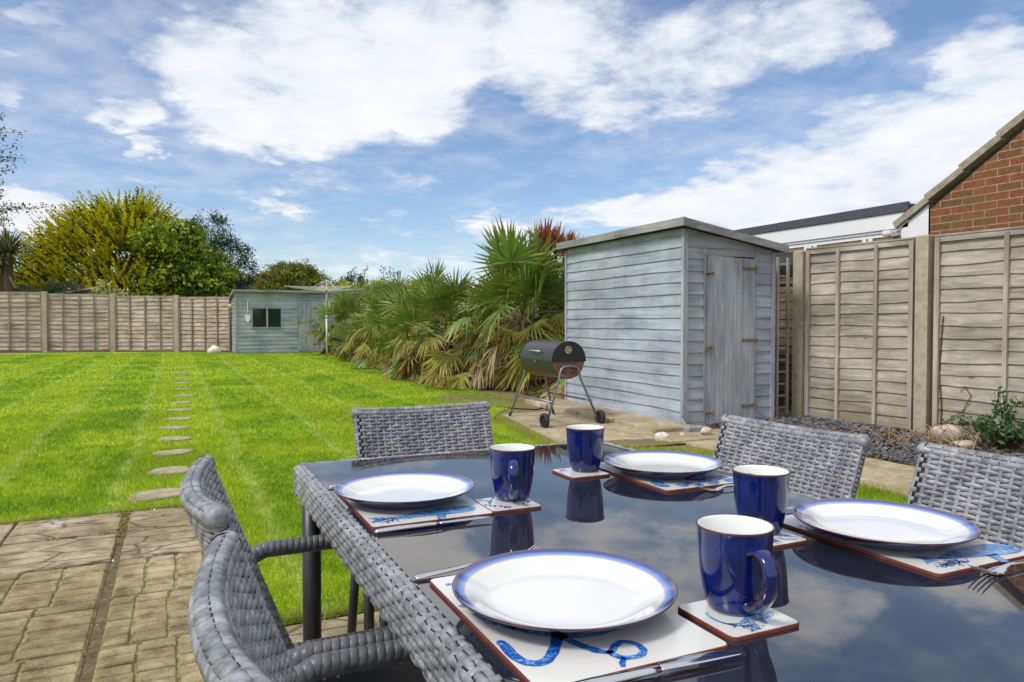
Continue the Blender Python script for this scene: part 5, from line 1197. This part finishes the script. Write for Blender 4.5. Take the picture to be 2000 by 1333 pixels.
zc_=mth('MAXIMUM',mth('ADD',dz,.16),.05)
cp=node('ShaderNodeCombineXYZ'); Lk.new(mth('DIVIDE',dx,zc_),cp.inputs[0]); Lk.new(mth('DIVIDE',dy,zc_),cp.inputs[1])
def noi(scale,detail,rough,off=(0,0,0),dist=0,vec=None):
    mp=node('ShaderNodeMapping'); mp.inputs['Location'].default_value=off; Lk.new(vec or cp.outputs[0],mp.inputs['Vector'])
    n=node('ShaderNodeTexNoise'); n.inputs['Scale'].default_value=scale; n.inputs['Detail'].default_value=detail; n.inputs['Roughness'].default_value=rough; n.inputs['Distortion'].default_value=dist
    Lk.new(mp.outputs[0],n.inputs['Vector']); return n
n1=noi(1.6,10,.62,(3,1,0),.3); n2=noi(5.5,8,.65,(8,2,0),.2); n3=noi(.7,5,.55,(1,6,0))
wr=noi(2.2,5,.6,(5,5,0)); sw=node('ShaderNodeSeparateColor'); Lk.new(wr.outputs['Color'],sw.inputs[0])
wr2=noi(9,4,.6,(2,9,0)); sw2=node('ShaderNodeSeparateColor'); Lk.new(wr2.outputs['Color'],sw2.inputs[0])
azw=mth('ADD',az,mth('ADD',mth('MULTIPLY',mth('SUBTRACT',sw.outputs[0],.5),9.0),mth('MULTIPLY',mth('SUBTRACT',sw2.outputs[0],.5),4.0)))
elw=mth('ADD',el,mth('ADD',mth('MULTIPLY',mth('SUBTRACT',sw.outputs[1],.5),5.0),mth('MULTIPLY',mth('SUBTRACT',sw2.outputs[1],.5),2.4)))
ae=node('ShaderNodeCombineXYZ'); Lk.new(azw,ae.inputs[0]); Lk.new(elw,ae.inputs[1])
CL=[(3.2,18.3,6.6,3.2,1),(10.8,19.4,8.7,5.0,1),(18.2,21.5,7.5,6.0,1),(7.8,15.1,7.0,2.6,1),(17.8,16.6,4.4,3.2,1),(-2.4,14.1,2.4,1.1,.8),(-1.5,12.0,1.1,.8,.6),(4.9,13.0,3.2,1.5,.9),(28.1,21.6,6.8,4.8,.95),(37.9,19.5,7.3,3.9,.8),(32.9,16.6,4.3,2.0,.7),(46.6,20.3,5.2,3.0,.85),(50.6,20,2.9,1.8,.7),(57,18.6,1.7,1.0,.5),(52.9,13.2,7.8,2.8,.8),(58.2,15.6,3.5,3.9,.95),(47.7,11,7.5,2.4,.9),(55.7,10.0,8.4,4.2,1.1),(44.2,8.2,10.3,2.6,1.05),(35.7,8.0,6.8,1.5,.9),(19.7,11,4.6,.9,.55),(7.1,8.9,2.2,1.0,.7),(4.7,9,.9,1.9,.5),(9.3,10.5,3.4,1,.5),(15.4,7.5,2.5,1,.5),(23.3,7.6,3,1.3,.7),(-8.5,7.0,4.6,1.7,1.1),(-9.6,15.4,1.6,2.5,.6),(-7.4,20,3.1,.8,.6),(-2.2,10.1,3.5,.9,.5),(42.4,14.9,4.4,1.5,.4),(30,4,60,2.0,.45)]
acc=None
for a,e,ra,re,w in CL:
    v=node('ShaderNodeVectorMath',operation='SUBTRACT'); Lk.new(ae.outputs[0],v.inputs[0]); v.inputs[1].default_value=(a,e,0)
    v2=node('ShaderNodeVectorMath',operation='MULTIPLY'); Lk.new(v.outputs[0],v2.inputs[0]); v2.inputs[1].default_value=(1/ra,1/re,0)
    v3=node('ShaderNodeVectorMath',operation='DOT_PRODUCT'); Lk.new(v2.outputs[0],v3.inputs[0]); Lk.new(v2.outputs[0],v3.inputs[1])
    # w / (1 + d^4)
    q=mth('DIVIDE',w,mth('ADD',1.0,mth('MULTIPLY',v3.outputs['Value'],v3.outputs['Value'])))
    acc=q if acc is None else mth('MAXIMUM',acc,q)
# overcast shelf above and behind the view
up_=mth('MULTIPLY',mth('SUBTRACT',el,22.0),1/6.0,clamp=True); 
side=mth('MULTIPLY',mth('SUBTRACT',mth('ABSOLUTE',mth('SUBTRACT',az,25.0)),42.0),1/14.0,clamp=True)
side=mth('MULTIPLY',side,.75)
acc=mth('MAXIMUM',acc,mth('MAXIMUM',mth('MULTIPLY',up_,.95),side))
dens=mth('ADD',mth('MULTIPLY',acc,1.25),mth('ADD',mth('MULTIPLY',mth('SUBTRACT',n1.outputs['Fac'],.5),2.3),mth('MULTIPLY',mth('SUBTRACT',n2.outputs['Fac'],.5),1.25)))
cov=node('ShaderNodeMapRange',interpolation_type='SMOOTHSTEP'); Lk.new(dens,cov.inputs[0]); cov.inputs[1].default_value=.28; cov.inputs[2].default_value=1.18
thin=node('ShaderNodeMapRange'); Lk.new(mth('ADD',mth('MULTIPLY',n3.outputs['Fac'],.5),mth('MULTIPLY',n2.outputs['Fac'],.5)),thin.inputs[0]); thin.inputs[1].default_value=.43; thin.inputs[2].default_value=.64; thin.inputs[3].default_value=.0; thin.inputs[4].default_value=.42
cover=mth('MAXIMUM',cov.outputs[0],thin.outputs[0])
shade=node('ShaderNodeMapRange'); Lk.new(mth('ADD',mth('MULTIPLY',n1.outputs['Fac'],.6),mth('MULTIPLY',n2.outputs['Fac'],.4)),shade.inputs[0]); shade.inputs[1].default_value=.32; shade.inputs[2].default_value=.62; shade.inputs[3].default_value=.0; shade.inputs[4].default_value=1
cc=node('ShaderNodeMix',data_type='RGBA'); Lk.new(shade.outputs[0],cc.inputs[0]); cc.inputs[6].default_value=(5.7,6.15,6.9,1); cc.inputs[7].default_value=(7.7,7.8,8.0,1)
tint=node('ShaderNodeMix',data_type='RGBA',blend_type='MULTIPLY'); tint.inputs[0].default_value=1; Lk.new(sky.outputs[0],tint.inputs[6]); tint.inputs[7].default_value=(1.02,1.04,1.10,1)
mx=node('ShaderNodeMix',data_type='RGBA'); Lk.new(cover,mx.inputs[0]); Lk.new(tint.outputs[2],mx.inputs[6]); Lk.new(cc.outputs[2],mx.inputs[7])
Lk.new(mx.outputs[2],bg.inputs['Color']); SKYT=tint
W.cycles.sampling_method='MANUAL'; W.cycles.sample_map_resolution=512
ld=bpy.data.lights.new('sun','SUN'); ld.energy=2.35; ld.angle=R(14); ld.color=(1,.96,.9); lo=bpy.data.objects.new('sun',ld); COL.objects.link(lo)
sd=Vector((math.sin(SUN_AZ)*math.cos(SUN_EL),math.cos(SUN_AZ)*math.cos(SUN_EL),math.sin(SUN_EL))); lo.rotation_euler=sd.to_track_quat('Z','Y').to_euler()

# ------------------------------------------------------------------ camera
cam=bpy.data.cameras.new('camera'); co=bpy.data.objects.new('camera',cam); COL.objects.link(co); S.camera=co
cam.sensor_width=36; cam.lens=36*1420/2000; cam.clip_start=.02; cam.clip_end=3000; cam.dof.use_dof=False
co.location=(0,0,1.09); co.rotation_euler=(R(90-1.4724),0,-R(24.9285))
S.view_settings.view_transform='Standard'; S.view_settings.look='None'; S.view_settings.exposure=.16; S.view_settings.gamma=1
